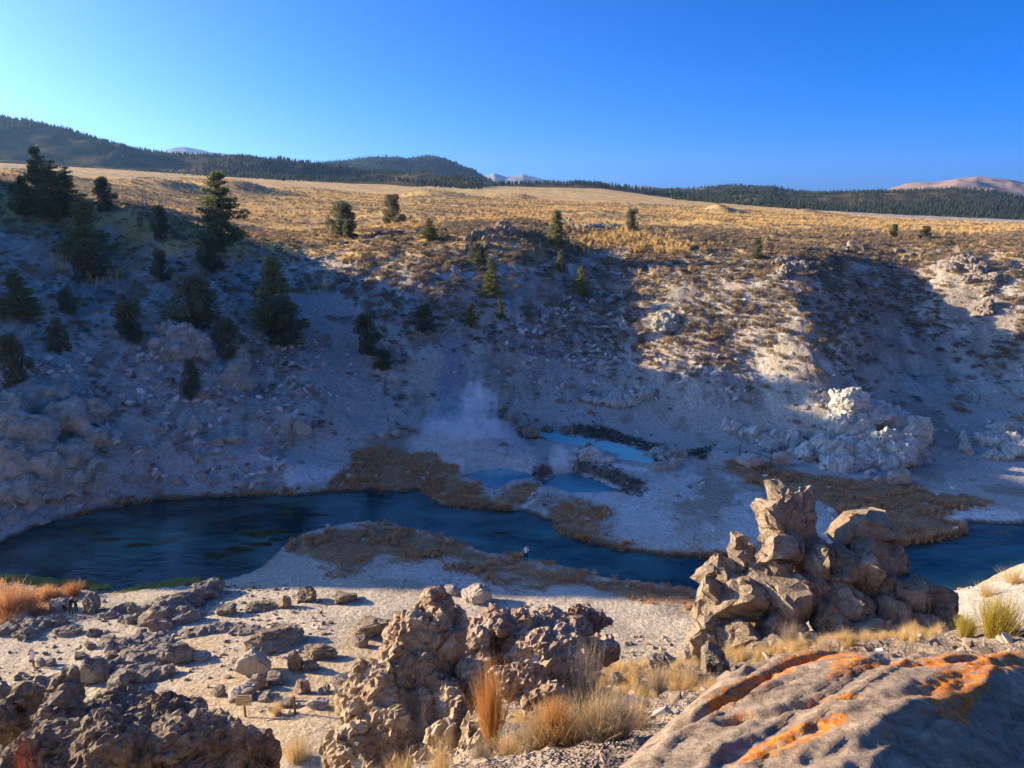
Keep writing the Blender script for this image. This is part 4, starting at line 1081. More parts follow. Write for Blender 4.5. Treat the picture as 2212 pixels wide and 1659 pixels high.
def chipped(V, F, ratio):
    """collapse fine relief into flat broken faces with sharp edges"""
    me = mesh_np('tmp', V, F); o = bpy.data.objects.new('tmp', me); COL.objects.link(o)
    md = o.modifiers.new('d', 'DECIMATE'); md.ratio = ratio
    dg = bpy.context.evaluated_depsgraph_get(); ev = o.evaluated_get(dg); em = ev.to_mesh()
    V = np.empty(len(em.vertices) * 3, np.float32); em.vertices.foreach_get('co', V); V = V.reshape(-1, 3).astype(np.float64)
    em.calc_loop_triangles(); F = np.empty(len(em.loop_triangles) * 3, np.int32); em.loop_triangles.foreach_get('vertices', F); F = F.reshape(-1, 3)
    ev.to_mesh_clear(); bpy.data.objects.remove(o); bpy.data.meshes.remove(me)
    return V, F
def outcrop_mesh(blobs, voxel, m, disp, seed=0, cuts=11, smooth=False, origin=None, boxy=0.0, split=0, dec=0.0):
    """blobs [(centre, (rx, ry, rz))] fused into one craggy mass; disp [(kind, scale, amp)]"""
    vs_, fs_, n = [], [], 0
    r = np.random.default_rng(seed)
    if split:                                     # broken blocks standing out of the main mass
        more = []
        for c, rad in blobs:
            for k in range(split):
                d = r.normal(size=3); d /= np.linalg.norm(d); d[2] = abs(d[2]) if r.random() < .7 else d[2]
                t = r.uniform(.28, .50); more.append((tuple(np.array(c) + d * np.array(rad) * r.uniform(.60, .88)), tuple(np.array(rad) * t * r.uniform(.7, 1.35, 3))))
        blobs = list(blobs) + more
    for i, (c, rad) in enumerate(blobs):
        V, F = facet(seed * 31 + i, 3, 18, .45, .80, .03) if split else facet(seed * 31 + i, 3, cuts, .6, .95, .08, boxy=boxy)
        if split: V = V * 1.25
        a = r.uniform(0, 6.28); q = np.array([[math.cos(a), -math.sin(a), 0], [math.sin(a), math.cos(a), 0], [0, 0, 1]])
        V = (V @ q.T) * np.array(rad) * 1.12 + np.array(c)
        vs_.append(V); fs_.append(F + n); n += len(V)
    me = mesh_np('tmp', np.concatenate(vs_), np.concatenate(fs_)); o = bpy.data.objects.new('tmp', me); COL.objects.link(o)
    md = o.modifiers.new('r', 'REMESH'); md.mode = 'VOXEL'; md.voxel_size = voxel
    dg = bpy.context.evaluated_depsgraph_get(); ev = o.evaluated_get(dg); em = ev.to_mesh()
    k = len(em.vertices); V = np.empty(k * 3, np.float32); em.vertices.foreach_get('co', V); V = V.reshape(-1, 3).astype(np.float64)
    NN = np.empty(k * 3, np.float32); em.vertices.foreach_get('normal', NN); NN = NN.reshape(-1, 3)
    em.calc_loop_triangles(); F = np.empty(len(em.loop_triangles) * 3, np.int32); em.loop_triangles.foreach_get('vertices', F); F = F.reshape(-1, 3)
    ev.to_mesh_clear(); bpy.data.objects.remove(o); bpy.data.meshes.remove(me)
    for kind, sc, amp in disp:
        x, y, z = V[:, 0] / sc, V[:, 1] / sc, V[:, 2] / sc
        if kind == 'fbm': d = fbm(x, y, z, octv=5, seed=seed)
        elif kind == 'ridge': d = fbm(x, y, z, octv=4, seed=seed + 2, ridged=True)
        elif kind == 'pits':
            f1, f2 = worley(x, y, z, seed + 3); d = np.clip(f1 * 1.6 - .55, -1, .5)
        elif kind == 'cracks':
            f1, f2 = worley(x + .3 * fbm(x * 2, y * 2, z * 2, octv=2, seed=7), y, z * 1.2, seed + 4); d = -np.clip(1 - (f2 - f1) * 6, 0, 1)
        elif kind == 'blocks':
            f1, f2 = worley(x, y * 1.1, z * 1.5, seed + 5); d = (f2 - f1) * 1.2 - .3
        elif kind == 'plates':
            w_ = .35 * fbm(x * 1.3, y * 1.3, z * 1.3, octv=2, seed=seed + 8)
            d = cell_value(x + w_, y + w_, z * .6, seed + 6 + int(sc * 100))
        elif kind == 'beds':
            d = np.abs(((z * 1.0 + .35 * fbm(x * .6, y * .6, z * .3, octv=3, seed=seed)) % 1.0) - .5) * 4 - 1
        V = V + NN * (amp * d)[:, None]
    if dec:                                       # chip the surface into flat broken faces
        V, F = chipped(V, F, dec)
    if origin is None: origin = Vector((V[:, 0].mean(), V[:, 1].mean(), V[:, 2].min()))
    return mesh_np('rock', V - np.array(origin), F, m, smooth), origin
def blob(u, v, D, ru, rv, rd=None):
    c = at_d(u, v, D); s = D / FD
    return (tuple(c), (ru * s, (rd if rd is not None else .5 * (ru + rv)) * s, rv * s * 1.08))

M_PINN = rock_mat('pinnacle_tuff', (.30, .21, .12), (.56, .43, .27), (.74, .62, .44), 1.6, .7, (.46, .26, .13), 8, .6, 1.3)
M_REDR = rock_mat('reddish_rock', (.24, .155, .105), (.45, .325, .23), (.62, .53, .41), 1.4, .6, (.42, .24, .14), 8, .6, 1.3)
M_DARKR = rock_mat('dark_rough_rock', (.16, .125, .085), (.33, .265, .185), (.54, .455, .34), 1.5, .7, (.40, .27, .12), 8, .63, 1.2)
M_STACK = rock_mat('tan_block_rock', (.21, .155, .10), (.41, .32, .215), (.55, .45, .32), 1.3, .6, (.10, .07, .05), 7, .63, .85)
M_GREYR = rock_mat('grey_ledge_rock', (.17, .14, .11), (.32, .275, .225), (.48, .425, .35), 1.4, .7, (.38, .26, .14), 7, .66, 1.0)
M_PALER = rock_mat('pale_mineral_rock', (.34, .335, .28), (.52, .52, .46), (.68, .685, .63), .35, .5, (.50, .40, .26), 5, .64)
M_PALE2 = rock_mat('pale_stone', (.30, .26, .21), (.46, .41, .35), (.60, .55, .48), 1.2, .6, (.42, .31, .20), 6, .6)
M_FARR = rock_mat('far_grey_rock', (.22, .225, .19), (.37, .375, .32), (.53, .54, .475), .5, .5, (.44, .33, .22), 5, .62)
M_PINKR = rock_mat('pinkish_boulder', (.26, .24, .20), (.40, .38, .32), (.53, .51, .44), .6, .5, None, 5)

def outcrop(name, label, blobs, voxel, m, disp, seed, cat='rock', **kw):
    me, org = outcrop_mesh(blobs, voxel, m, disp, seed, **kw)
    return tag(mobj(name, me, None, org), label, cat, kw.get('group'))
NEAR_D = [('ridge', .9, .09), ('plates', .45, .055), ('cracks', .7, .05), ('plates', .10, .028), ('ridge', .075, .034), ('plates', .045, .016)]
outcrop('rock_pinnacle', 'tall craggy golden brown rock pinnacle in the foreground centre',
        [blob(940, 1308, 12.3, 26, 34), blob(938, 1340, 12.25, 42, 46), blob(952, 1385, 12.2, 48, 62), blob(915, 1410, 12, 62, 66), blob(890, 1480, 11.7, 84, 80), blob(860, 1560, 11.3, 95, 95), blob(805, 1645, 11, 85, 80), blob(940, 1560, 11.3, 65, 95), blob(900, 1680, 10.8, 150, 80), blob(985, 1430, 12.2, 26, 75), blob(985, 1390, 12.4, 26, 60)],
        .027, M_PINN, NEAR_D, 1, split=4, dec=.26)
outcrop('rock_outcrop', 'broken reddish rock outcrop right of the tall pinnacle',
        [blob(1078, 1355, 14.2, 55, 38), blob(1115, 1410, 14, 80, 58), blob(1190, 1358, 14.5, 85, 32), blob(1260, 1345, 15, 60, 28), blob(1205, 1425, 13.6, 75, 48), blob(1130, 1480, 13.2, 60, 40), blob(1040, 1405, 13.8, 32, 60), blob(1290, 1400, 14, 40, 30), blob(1180, 1520, 12.6, 50, 26)],
        .032, M_REDR, NEAR_D, 2, split=4, dec=.26)
outcrop('rock_outcrop', 'low jagged rock fin between the pinnacle and the orange bush',
        [blob(1010, 1490, 11.6, 30, 55), blob(978, 1550, 11.0, 30, 48), blob(960, 1610, 10.6, 34, 45), blob(1030, 1610, 10.2, 42, 40), blob(1000, 1650, 9.9, 60, 30)],
        .024, M_PINN, NEAR_D, 3, split=3, dec=.26)
outcrop('rock_outcrop', 'large dark rough rock mass in the lower left corner',
        [blob(152, 1490, 12.5, 22, 36), blob(146, 1530, 12.4, 30, 40), blob(125, 1575, 12.1, 48, 55), blob(60, 1525, 13, 75, 26), blob(10, 1580, 12.5, 70, 70), blob(250, 1555, 12.8, 90, 36), blob(330, 1560, 12.9, 100, 30), blob(440, 1602, 12.4, 85, 36), blob(505, 1655, 11.9, 66, 50), blob(385, 1650, 11.5, 150, 76), blob(250, 1640, 11.3, 130, 90), blob(100, 1660, 11, 130, 60), blob(545, 1700, 11.6, 42, 50), blob(-60, 1540, 13, 80, 70)],
        .032, M_DARKR, NEAR_D, 4, split=4, dec=.26)
# the stacked boulders, right
stack = empty('boulder_stack', at_d(1770, 1400, 20), 0)
tag(stack, 'big pile of stacked tan boulders standing above the creek', 'rock pile')
SB = [(1690, 1082, 34, 32, 19.9), (1672, 1118, 46, 36, 19.7), (1725, 1128, 48, 55, 20.0), (1690, 1172, 60, 42, 19.7), (1598, 1172, 22, 20, 19.8), (1605, 1205, 42, 32, 19.8), (1662, 1228, 66, 46, 19.6), (1742, 1198, 46, 58, 20.0),
      (1560, 1245, 52, 46, 19.6), (1538, 1305, 48, 56, 19.3), (1612, 1288, 72, 50, 19.2), (1692, 1290, 70, 56, 19.2), (1752, 1275, 48, 52, 19.4), (1530, 1370, 46, 42, 18.9), (1600, 1372, 66, 40, 18.7), (1690, 1362, 62, 42, 18.8), 
      (1868, 1138, 76, 50, 20.4), (1880, 1195, 74, 48, 20.2), (1922, 1225, 34, 62, 20.2), (1768, 1214, 30, 40, 19.3), (1822, 1222, 38, 50, 19.6), (1872, 1246, 40, 50, 19.5), (1905, 1278, 40, 42, 19.5), (1802, 1292, 44, 48, 19.2),
      (1782, 1342, 44, 44, 18.9), (1850, 1328, 54, 42, 19.0), (1962, 1288, 56, 58, 19.5), (2012, 1318, 48, 58, 19.4), (1930, 1330, 42, 46, 18.9), (1892, 1368, 50, 34, 18.4), (1990, 1366, 60, 38, 18.7), (1828, 1385, 46, 28, 18.2), (1758, 1395, 44, 30, 18.1), (2045, 1360, 30, 40, 19.0),
      (1700, 1405, 60, 26, 18.0), (1640, 1410, 40, 22, 18.0), (1930, 1395, 50, 22, 18.2)]
rs_ = random.Random(17)
for i, (u, v, ru, rv, D) in enumerate(SB):
    V, F = facet(400 + i, 5, 20, .50, .80, .0, .0, boxy=.25 if i != 16 else .8)
    V = roughen(V * 1.22, 400 + i, .9); V, F = chipped(V, F, .085)
    s = D / FD
    o = mobj('boulder', mesh_np('boulder', V, F, M_STACK), None)
    c = at_d(u, v, D) - stack.location
    o.parent = stack; o.location = c
    o.rotation_euler = (rs_.uniform(-.18, .18), rs_.uniform(-.3, .3), rs_.uniform(-.7, .7)) if i != 16 else (0, .05, .1)
    k = 1.04 if i != 16 else 1.0
    o.scale = (ru * s * k, (ru + rv) * .5 * s * 1.1, rv * s * k * 1.08)

BOUL = [mesh_np('boulder', *facet2(600 + i), m) for i, m in enumerate((M_GREYR, M_GREYR, M_GREYR, M_GREYR))]
BOULP = [mesh_np('boulder', *facet2(620 + i), M_PALE2) for i in range(3)]
BOULF = [mesh_np('boulder', *facet(640 + i, 3, 10, .5, .9, .09), M_FARR) for i in range(4)]
BOULR = [mesh_np('boulder', *facet2(660 + i), M_REDR) for i in range(2)]
BOULD = [mesh_np('boulder', *facet2(680 + i, 1.6), M_DARKR) for i in range(3)]
BOULK = [mesh_np('boulder', *facet(690, 4, 9, .5, .9, .08, .02), M_PINKR)]
def boulder(u, vb, w, h, label, pool, y0=20, y1=400, cat='boulder', group=None, depth=.85, sink=.12, name='boulder'):
    """w, h: size on the plate; stands on the ground below (u, vb)"""
    p = hit(u, vb, y0, y1); d = plate(p)[2]; s = d / FD
    a = rs_.choice((0, math.pi)) + rs_.uniform(-.4, .4)
    rz = h * s * .66
    o = mobj(name, pool[rs_.randrange(len(pool))], None, (p.x, p.y + w * s * depth * .3, p.z + rz * .42), (rs_.uniform(-.2, .2), rs_.uniform(-.2, .2), a), (w * s * .50, w * s * .50 * depth, rz))
    return tag(o, label, cat, group)
FL = dict(y0=24, y1=75)
for u, vb, w, h, lab, pool in (
    (663, 1300, 42, 26, 'dark rounded boulder near the shadow edge on the near flat', BOULD), (740, 1302, 54, 20, 'low dark pitted rock right of the dark rounded boulder', BOULD), (614, 1314, 27, 24, 'small pinkish rock left of the dark rounded boulder', BOULR),
    (1028, 1302, 66, 42, 'pale grey knobbly boulder behind the tall pinnacle', BOULP), (974, 1285, 38, 22, 'flat pale stone left of the knobbly boulder', BOULP), (545, 1462, 76, 62, 'white pitted rock on the near flat', BOULP), (555, 1488, 40, 32, 'pinkish boulder in front of the white pitted rock', BOULR),
    (593, 1478, 42, 30, 'smooth grey boulder beside the pinkish boulder', BOUL), (636, 1448, 36, 48, 'upright pinkish standing rock on the ochre ground', BOULR), (668, 1448, 34, 26, 'small grey rock right of the upright pinkish rock', BOUL), (652, 1500, 34, 26, 'brown boulder above the wire fence', BOULR),
    (745, 1520, 84, 66, 'large grey and tan boulder left of the tall pinnacle', BOUL), (525, 1510, 70, 36, 'pale flat boulder near the danger sign', BOULP), (570, 1515, 40, 18, 'low grey stone behind the danger sign', BOUL), (585, 1405, 120, 40, 'wide dark pitted rock on the open near flat', BOULD), (690, 1425, 70, 26, 'low dark pitted rock right of the wide pitted rock', BOULD),
    (800, 1375, 86, 34, 'dark honeycombed rock left of the tall pinnacle', BOULD), (776, 1398, 36, 24, 'small tan boulder with long shadow near the honeycombed rock', BOUL), (385, 1432, 66, 50, 'tan block capped with a flat slab on the near flat', BOUL), (432, 1428, 40, 20, 'pale flat block right of the tan capped block', BOULP),
    (85, 1440, 22, 16, 'pale stone at the foot of the white sign post', BOULP), (105, 1440, 26, 14, 'grey stone right of the sign post stone', BOUL), (35, 1470, 20, 10, 'small grey stone in front of the sign post', BOUL), (200, 1475, 74, 60, 'tan rock hump behind the lower left rock mass', BOUL), (255, 1490, 64, 46, 'pale brown boulder beside the tan rock hump', BOUL),
    (120, 1480, 30, 22, 'dark stone left of the tan rock hump', BOUL), (125, 1320, 46, 30, 'pale rough rock beside the dark dressed people', BOULP), (195, 1325, 40, 50, 'leaning rock slab right of the dark dressed people', BOUL), (345, 1365, 60, 24, 'pinkish rock at the end of the layered ledge', BOULR), (490, 1330, 50, 20, 'low sandy rock right of the layered ledge', BOUL),
    (560, 1320, 60, 14, 'flat dark stone by the hollow in the sand', BOULD), (700, 1500, 30, 16, 'tan stone beside the large grey and tan boulder', BOUL), (620, 1530, 40, 16, 'grey stone behind the left fence post', BOUL), (685, 1530, 44, 18, 'pale stone between the two fence posts', BOULP), (470, 1505, 30, 22, 'small upright tan stone behind the dark rock mass', BOUL)):
    boulder(u, vb, w, h, lab, pool, group='loose rocks on the near flat', **FL)
# layered tufa ledges on the near flat
LEDGE_D = [('beds', .35, .06), ('ridge', .8, .08), ('plates', .3, .05), ('fbm', .12, .03)]
def ledge(label, segs, seed, m=M_GREYR, voxel=.11, th=1.0, name='rock_ledge'):
    bl = []
    for u, v, w, h in segs:
        p = hit(u, v, 24, 76); d = plate(p)[2]; s = d / FD
        bl.append(((p.x, p.y + .1, p.z + h * s * .18), (w * s, w * s * .7, h * s * .75 * th)))
    outcrop(name, label, bl, voxel, m, LEDGE_D, seed, 'rock ledge', split=5, dec=.3)
ledge('long dark layered ledge slanting up beside the creek', [(330, 1345, 40, 28), (370, 1330, 42, 34), (405, 1310, 40, 36), (440, 1290, 34, 34), (460, 1280, 22, 26), (400, 1340, 34, 26), (350, 1310, 26, 16)], 21)
ledge('low broken ledge left of the long layered ledge', [(270, 1320, 22, 16), (300, 1325, 22, 18), (235, 1335, 20, 14), (280, 1345, 24, 12)], 22)
ledge('shelf of grey layered rock in the middle of the near flat', [(300, 1385, 34, 18), (340, 1390, 34, 16), (260, 1400, 36, 16), (310, 1415, 40, 18), (290, 1440, 40, 20), (350, 1425, 34, 18)], 23)
ledge('pale rubbly ledge at the left edge of the near flat', [(30, 1350, 36, 20), (80, 1355, 34, 20), (120, 1350, 26, 18), (60, 1375, 30, 14), (150, 1370, 28, 12), (0, 1370, 30, 16)], 24)
ledge('curved bedded rock mound below the grey shelf', [(250, 1455, 40, 24), (300, 1465, 44, 26), (340, 1460, 34, 22), (215, 1440, 26, 14)], 25)
ledge('low ochre crusted ledge behind the capped tan block', [(430, 1370, 36, 10), (480, 1362, 34, 9), (530, 1366, 34, 10)], 26)
for u, vb, w, h, lab in ((200, 1374, 34, 16, 'sandy rock knob just left of the grey shelf'), (232, 1389, 38, 16, 'wider sandy rock knob touching the grey shelf'), (190, 1404, 30, 14, 'sandy knob right of the white sign panel'), (168, 1424, 30, 13, 'lowest sandy knob near the sign post'), (240, 1424, 30, 13, 'sandy knob above the curved bedded mound')):
    boulder(u, vb, w, h, lab, BOUL, group='loose rocks on the near flat', **FL)
# rubble on the near slope
for u, vb, w, h, lab, pool in ((1455, 1400, 78, 105, 'upright tan boulder left of the stacked boulders', [BOUL[0]]), (1500, 1440, 60, 50, 'brown block in front of the upright tan boulder', BOUL), (1430, 1460, 60, 40, 'grey block below the upright tan boulder', BOUL), (1545, 1450, 70, 60, 'cracked tan slab at the foot of the stacked boulders', BOUL),
                               (1395, 1500, 40, 26, 'pale stone on the rubble slope', BOULP), (1185, 1515, 36, 30, 'reddish stone below the broken red outcrop', BOULR), (1205, 1560, 40, 26, 'grey stone beside the orange bush', BOUL), (1150, 1600, 60, 34, 'flat grey stone under the orange bush', BOUL), (1165, 1545, 26, 22, 'pale chip of rock right of the orange bush', BOULP),
                               (1340, 1480, 40, 20, 'low stone between the dry shrubs', BOUL), (1230, 1480, 44, 40, 'angular block under the broken red outcrop', BOULR), (1100, 1625, 90, 22, 'long flat slab at the bottom edge', BOUL), (1350, 1400, 30, 16, 'pale stone behind the dry shrubs', BOULP), (1600, 1470, 44, 26, 'small slab behind the lichen boulder', BOUL)):
    boulder(u, vb, w, h, lab, pool, y0=5, y1=40, group='rubble on the near slope')

# ------------------------------------------------------------------ far rocks
FAR_D = [('ridge', 3.5, .45), ('plates', 1.8, .25), ('cracks', 2.2, .35), ('plates', .8, .12), ('ridge', .9, .18), ('fbm', .4, .08)]
def far_outcrop(label, segs, seed, m, voxel=.3, disp=FAR_D, name='rock_outcrop', lift=.25, thick=.8):
    bl = []
    for u, v, w, h in segs:
        p = hit(u, v, 60, 600); d = plate(p)[2]; s = d / FD
        bl.append(((p.x, p.y + w * s * .15, p.z + h * s * lift), (w * s, w * s * thick, h * s)))
    return outcrop(name, label, bl, voxel, m, disp, seed, 'rock outcrop', split=5, dec=.35)
far_outcrop('big pale pitted outcrop right of the pools above the marsh', [(1830, 885, 45, 28), (1880, 905, 50, 28), (1940, 930, 50, 34), (1975, 960, 34, 44), (1920, 985, 55, 34), (1860, 985, 55, 36), (1800, 985, 55, 34), (1750, 990, 40, 24), (1830, 935, 50, 34), (1900, 1005, 60, 20), (1820, 1010, 50, 18)], 31, M_PALER)
far_outcrop('pale undercut ledge left of the big pitted outcrop', [(1590, 925, 26, 14), (1630, 945, 34, 20), (1670, 960, 34, 22), (1710, 955, 30, 20), (1655, 975, 30, 14)], 32, M_PALER)
far_outcrop('white crusted ledge above the turquoise pool', [(1290, 868, 26, 12), (1330, 872, 34, 14), (1365, 870, 24, 12), (1400, 860, 20, 8)], 33, M_PALER, .22)
far_outcrop('white knobby mound at the right edge of the canyon floor', [(2160, 935, 24, 16), (2140, 960, 28, 14), (2180, 965, 34, 18), (2215, 985, 34, 20), (2150, 990, 28, 10)], 34, M_PALER, .25)
far_outcrop('slender white rock tooth left of the white mound', [(2083, 965, 8, 20), (2080, 950, 6, 16), (2088, 978, 10, 10)], 35, M_PALER, .18)
far_outcrop('great grey cliff at the left edge above the creek', [(20, 900, 60, 40), (90, 880, 60, 34), (140, 930, 60, 40), (60, 960, 70, 50), (180, 900, 40, 30), (10, 1010, 60, 50), (90, 1020, 60, 46), (150, 1000, 44, 40), (190, 960, 34, 34), (40, 1060, 60, 34), (110, 1065, 50, 26), (170, 1045, 36, 20), (200, 1020, 26, 20)], 36, M_FARR, .34)
far_outcrop('pinkish block crag among the junipers', [(375, 735, 34, 30), (410, 755, 36, 34), (385, 775, 36, 26), (430, 770, 24, 30), (350, 760, 20, 22)], 37, M_PINKR, .24)
far_outcrop('narrow grey crag right of the pinkish block crag', [(512, 780, 22, 28), (520, 810, 24, 30), (505, 830, 22, 22), (530, 840, 20, 18)], 38, M_PINKR, .22)
far_outcrop('dark jagged rock crest on the central knob', [(1090, 495, 16, 12), (1075, 502, 14, 10), (1050, 508, 16, 9), (1030, 512, 14, 9), (1018, 525, 12, 10), (1060, 520, 14, 8), (1100, 505, 12, 8), (1012, 540, 10, 9), (1050, 535, 12, 6)], 39, M_DARKR, .22)
far_outcrop('sunlit craggy rock at the head of the right hand spur', [(1690, 575, 18, 16), (1705, 590, 24, 18), (1725, 585, 16, 16), (1695, 600, 22, 12), (1715, 570, 12, 12)], 40, M_GREYR, .22)
far_outcrop('lit rock knob in the middle of the bright slope', [(1440, 690, 16, 12), (1455, 700, 20, 12), (1425, 705, 14, 10), (1445, 715, 22, 10)], 41, M_FARR, .22)
far_outcrop('rugged lit outcrop high on the right slope', [(2090, 570, 26, 12), (2060, 580, 20, 10), (2120, 590, 26, 12), (2150, 605, 26, 10), (2100, 610, 22, 8)], 42, M_GREYR, .26)
far_outcrop('pointed lit rock on the right slope', [(2145, 625, 10, 12), (2135, 635, 14, 8), (2150, 615, 7, 8)], 43, M_GREYR, .2)
far_outcrop('lit boulder knob lower on the right slope', [(2130, 665, 12, 9), (2115, 672, 14, 7), (2140, 678, 12, 8)], 44, M_GREYR, .2)
RIM = ((1845, 538, 26, 18, 'tallest lit rock on the right plateau rim', 'g'), (1826, 544, 24, 12, 'low rim rock left of the tallest lit rim rock', 'g'), (1863, 543, 16, 14, 'narrow rim rock right of the tallest lit rim rock', 'g'), (1940, 549, 32, 13, 'broad low rim rock above the shaded bowl', 'g'), (1966, 556, 24, 11, 'small rim rock right of the broad low rim rock', 'g'), (1988, 552, 20, 11, 'farthest right of the low rim rocks', 'g'),
       (790, 524, 28, 9, 'flat stone right of the wide two trunked juniper', 'f'), (822, 515, 40, 7, 'long flat stone between the two plain junipers', 'f'), (862, 502, 34, 7, 'flat stone at the foot of the round dark juniper', 'f'), (742, 528, 28, 9, 'stone below the wide two trunked juniper', 'f'),
       (1150, 946, 40, 22, 'largest dark wet rock at the left end of the turquoise pool', 'd'), (1182, 944, 32, 20, 'dark wet rock right of the largest wet rock', 'd'), (1226, 938, 28, 18, 'dark wet rock at the back of the turquoise pool', 'd'), (1121, 935, 24, 15, 'small dark rock left of the largest wet rock', 'd'))
far_outcrop('low dark rock rib on the plain above the knob', [(1270, 492, 30, 4), (1300, 490, 24, 4), (1220, 480, 24, 3)], 47, M_FARR, .25)
far_outcrop('steaming rubbly bank at the foot of the grey chute', [(1040, 900, 14, 12), (1075, 895, 20, 14), (1105, 910, 18, 14), (1130, 925, 18, 14)], 49, M_FARR, .22)
for u, vb, w, h, lab, k in RIM: boulder(u, vb, w, h, lab, {'g': BOUL, 'f': BOULF, 'd': BOULD}[k], y0=70, y1=500, group='boulders on the far side')
far_outcrop('pale crusted hump between the pools', [(1245, 995, 20, 10), (1275, 990, 20, 10), (1300, 997, 18, 8)], 51, M_PALER, .2)
far_outcrop('knobby crust at the right end of the turquoise pool', [(1420, 990, 24, 9), (1450, 1000, 22, 9), (1440, 1015, 22, 8), (1470, 985, 16, 7)], 52, M_FARR, .22)
far_outcrop('small dark islet in the turquoise pool', [(1285, 965, 10, 5), (1275, 967, 8, 4)], 53, M_DARKR, .15)
FS = dict(y0=70, y1=300)
for u, vb, w, h, lab, pool in (
    (1622, 1008, 56, 30, 'white triangular boulder beside the rail fence', BOULP), (1690, 1005, 44, 30, 'white boulder under the pale undercut ledge', BOULP), (1940, 1045, 56, 32, 'large white boulder lying in front of the big outcrop', BOULP), (1905, 1042, 30, 16, 'small white boulder left of the large white boulder', BOULP),
    (595, 935, 26, 22, 'pale boulder at the left of the rock pile by the gully', BOULF), (625, 925, 34, 28, 'biggest grey boulder in the rock pile by the gully', BOULF), (650, 945, 46, 40, 'broad tan boulder on the right of the rock pile', BOULK), (605, 955, 22, 18, 'small pale boulder in front of the rock pile', BOULF), (632, 952, 24, 20, 'orange tinted boulder inside the rock pile', BOULR), (622, 968, 26, 18, 'low boulder at the bottom of the rock pile', BOULF),
    (800, 950, 28, 14, 'left stone of the slab cluster on the sand', BOULF), (828, 950, 34, 18, 'middle slab of the slab cluster on the sand', BOULK), (855, 945, 28, 18, 'right pink slab of the slab cluster on the sand', BOULK), (72, 1100, 46, 24, 'pale flat boulder at the water edge on the far left', BOULP), (20, 1130, 44, 22, 'grey boulder at the water edge by the left frame edge', BOULF), (80, 1135, 50, 20, 'low rock lying in the shallows at far left', BOULF),
    (415, 935, 40, 40, 'square pale block on the left talus', BOULF), (470, 965, 30, 22, 'pale boulder under the fallen log', BOULP), (485, 955, 30, 20, 'pale boulder right of the fallen log', BOULF), (430, 1000, 22, 30, 'small upright rock below the fallen log', BOULF), (300, 980, 40, 24, 'tilted slab on the left talus', BOULF), (340, 940, 34, 26, 'angular talus block above the tilted slab', BOULF),
    (430, 1040, 36, 22, 'boulder at the top of the bank rocks', BOULF), (455, 1045, 30, 20, 'boulder right of the bank rocks', BOULP), (520, 1055, 40, 20, 'pinkish boulder at the creek bank', BOULK), (600, 1072, 34, 18, 'brown boulder standing at the waterline', BOULR), (380, 1045, 30, 18, 'pale stone on the creek bank left of the bank rocks', BOULP), (340, 1030, 30, 18, 'grey stone on the creek bank below the talus', BOULF), (280, 1040, 34, 22, 'talus block close above the creek', BOULF),
    (1098, 728, 8, 9, 'single white stone beside the grey chute', BOULP), (780, 1005, 16, 10, 'white stone on the brown creek grass', BOULP), (755, 1035, 22, 12, 'pinkish stone near the creek grass', BOULK), (1400, 985, 14, 9, 'pale stone on the turquoise pool rim', BOULP), (1655, 1075, 16, 8, 'lone grey stone on the pale flat', BOULF), (510, 960, 50, 30, 'grey talus boulder left of the rock pile', BOULF), (560, 905, 26, 20, 'talus boulder above the rock pile', BOULF), (240, 1080, 40, 22, 'rock at the foot of the great cliff', BOULF), (440, 860, 30, 16, 'flat reddish slab on the upper left talus', BOULR)):
    boulder(u, vb, w, h, lab, pool, group='boulders on the far side', **FS)

# loose stones and scree
def chip(seed, m):
    r = np.random.default_rng(seed); bm = bmesh.new()
    for k in range(14):
        d = r.normal(size=3); d /= np.linalg.norm(d); bm.verts.new(d * np.array([1, .8, .6]) * r.uniform(.8, 1.05))
    h = bmesh.ops.convex_hull(bm, input=bm.verts); bmesh.ops.delete(bm, geom=[g for g in h['geom_interior'] if isinstance(g, bmesh.types.BMVert)], context='VERTS')
    me = bpy.data.meshes.new('stone'); bm.to_mesh(me); bm.free(); me.materials.append(m)
    return me
M_SCREE, nt, b = new_mat('scree_stone')
oi = N(nt, 'ShaderNodeObjectInfo')
nt.links.new(ramp(nt, oi.outputs['Random'], [(0, (.22, .18, .15)), (.35, (.38, .33, .28)), (.7, (.52, .48, .42)), (1, (.68, .65, .60))]), b.inputs['Base Color']); b.inputs['Roughness'].default_value = .95
M_RUBBLE, nt, b = new_mat('tan_rubble')
oi = N(nt, 'ShaderNodeObjectInfo')
nt.links.new(ramp(nt, oi.outputs['Random'], [(0, (.17, .12, .08)), (.4, (.32, .24, .17)), (.75, (.46, .37, .28)), (1, (.58, .50, .41))]), b.inputs['Base Color']); b.inputs['Roughness'].default_value = .95
proto_collection('tanchip', [chip(s, M_RUBBLE) for s in range(10, 15)])
CHIPS = [chip(s, M_SCREE) for s in range(5)]
proto_collection('chip', CHIPS)
r7 = np.random.default_rng(21)
def talus_w(P):
    z = ground_z(P[:, 0], P[:, 1]); w = np.full(len(P), .16)
    for p in WTALUS + [LCLIFF]: w = np.maximum(w, np.where(poly_sd(p, P[:, 0], P[:, 1], 8) < 1.5, .95, 0))
    w = np.maximum(w, np.where((P[:, 0] < -30) & (z < 14) & (z > .6), .8, 0))
    for p in (CHUTE, W_MOUND): w = np.where(poly_sd(p, P[:, 0], P[:, 1], 8) < 0, .03, w)
    w *= np.where(poly_sd(CREEK, P[:, 0], P[:, 1], 10) < .4, 0, 1)
    for p in (POOL_T, POOL_A, POOL_B): w *= np.where(poly_sd(p, P[:, 0], P[:, 1], 10) < .3, 0, 1)
    return w * np.clip(.65 + dens(P, 5, 51), .1, 1.2)
P = polar_points(60000, 74, 175, 31); P = P[r7.random(len(P)) < talus_w(P)]
big = np.zeros(len(P))
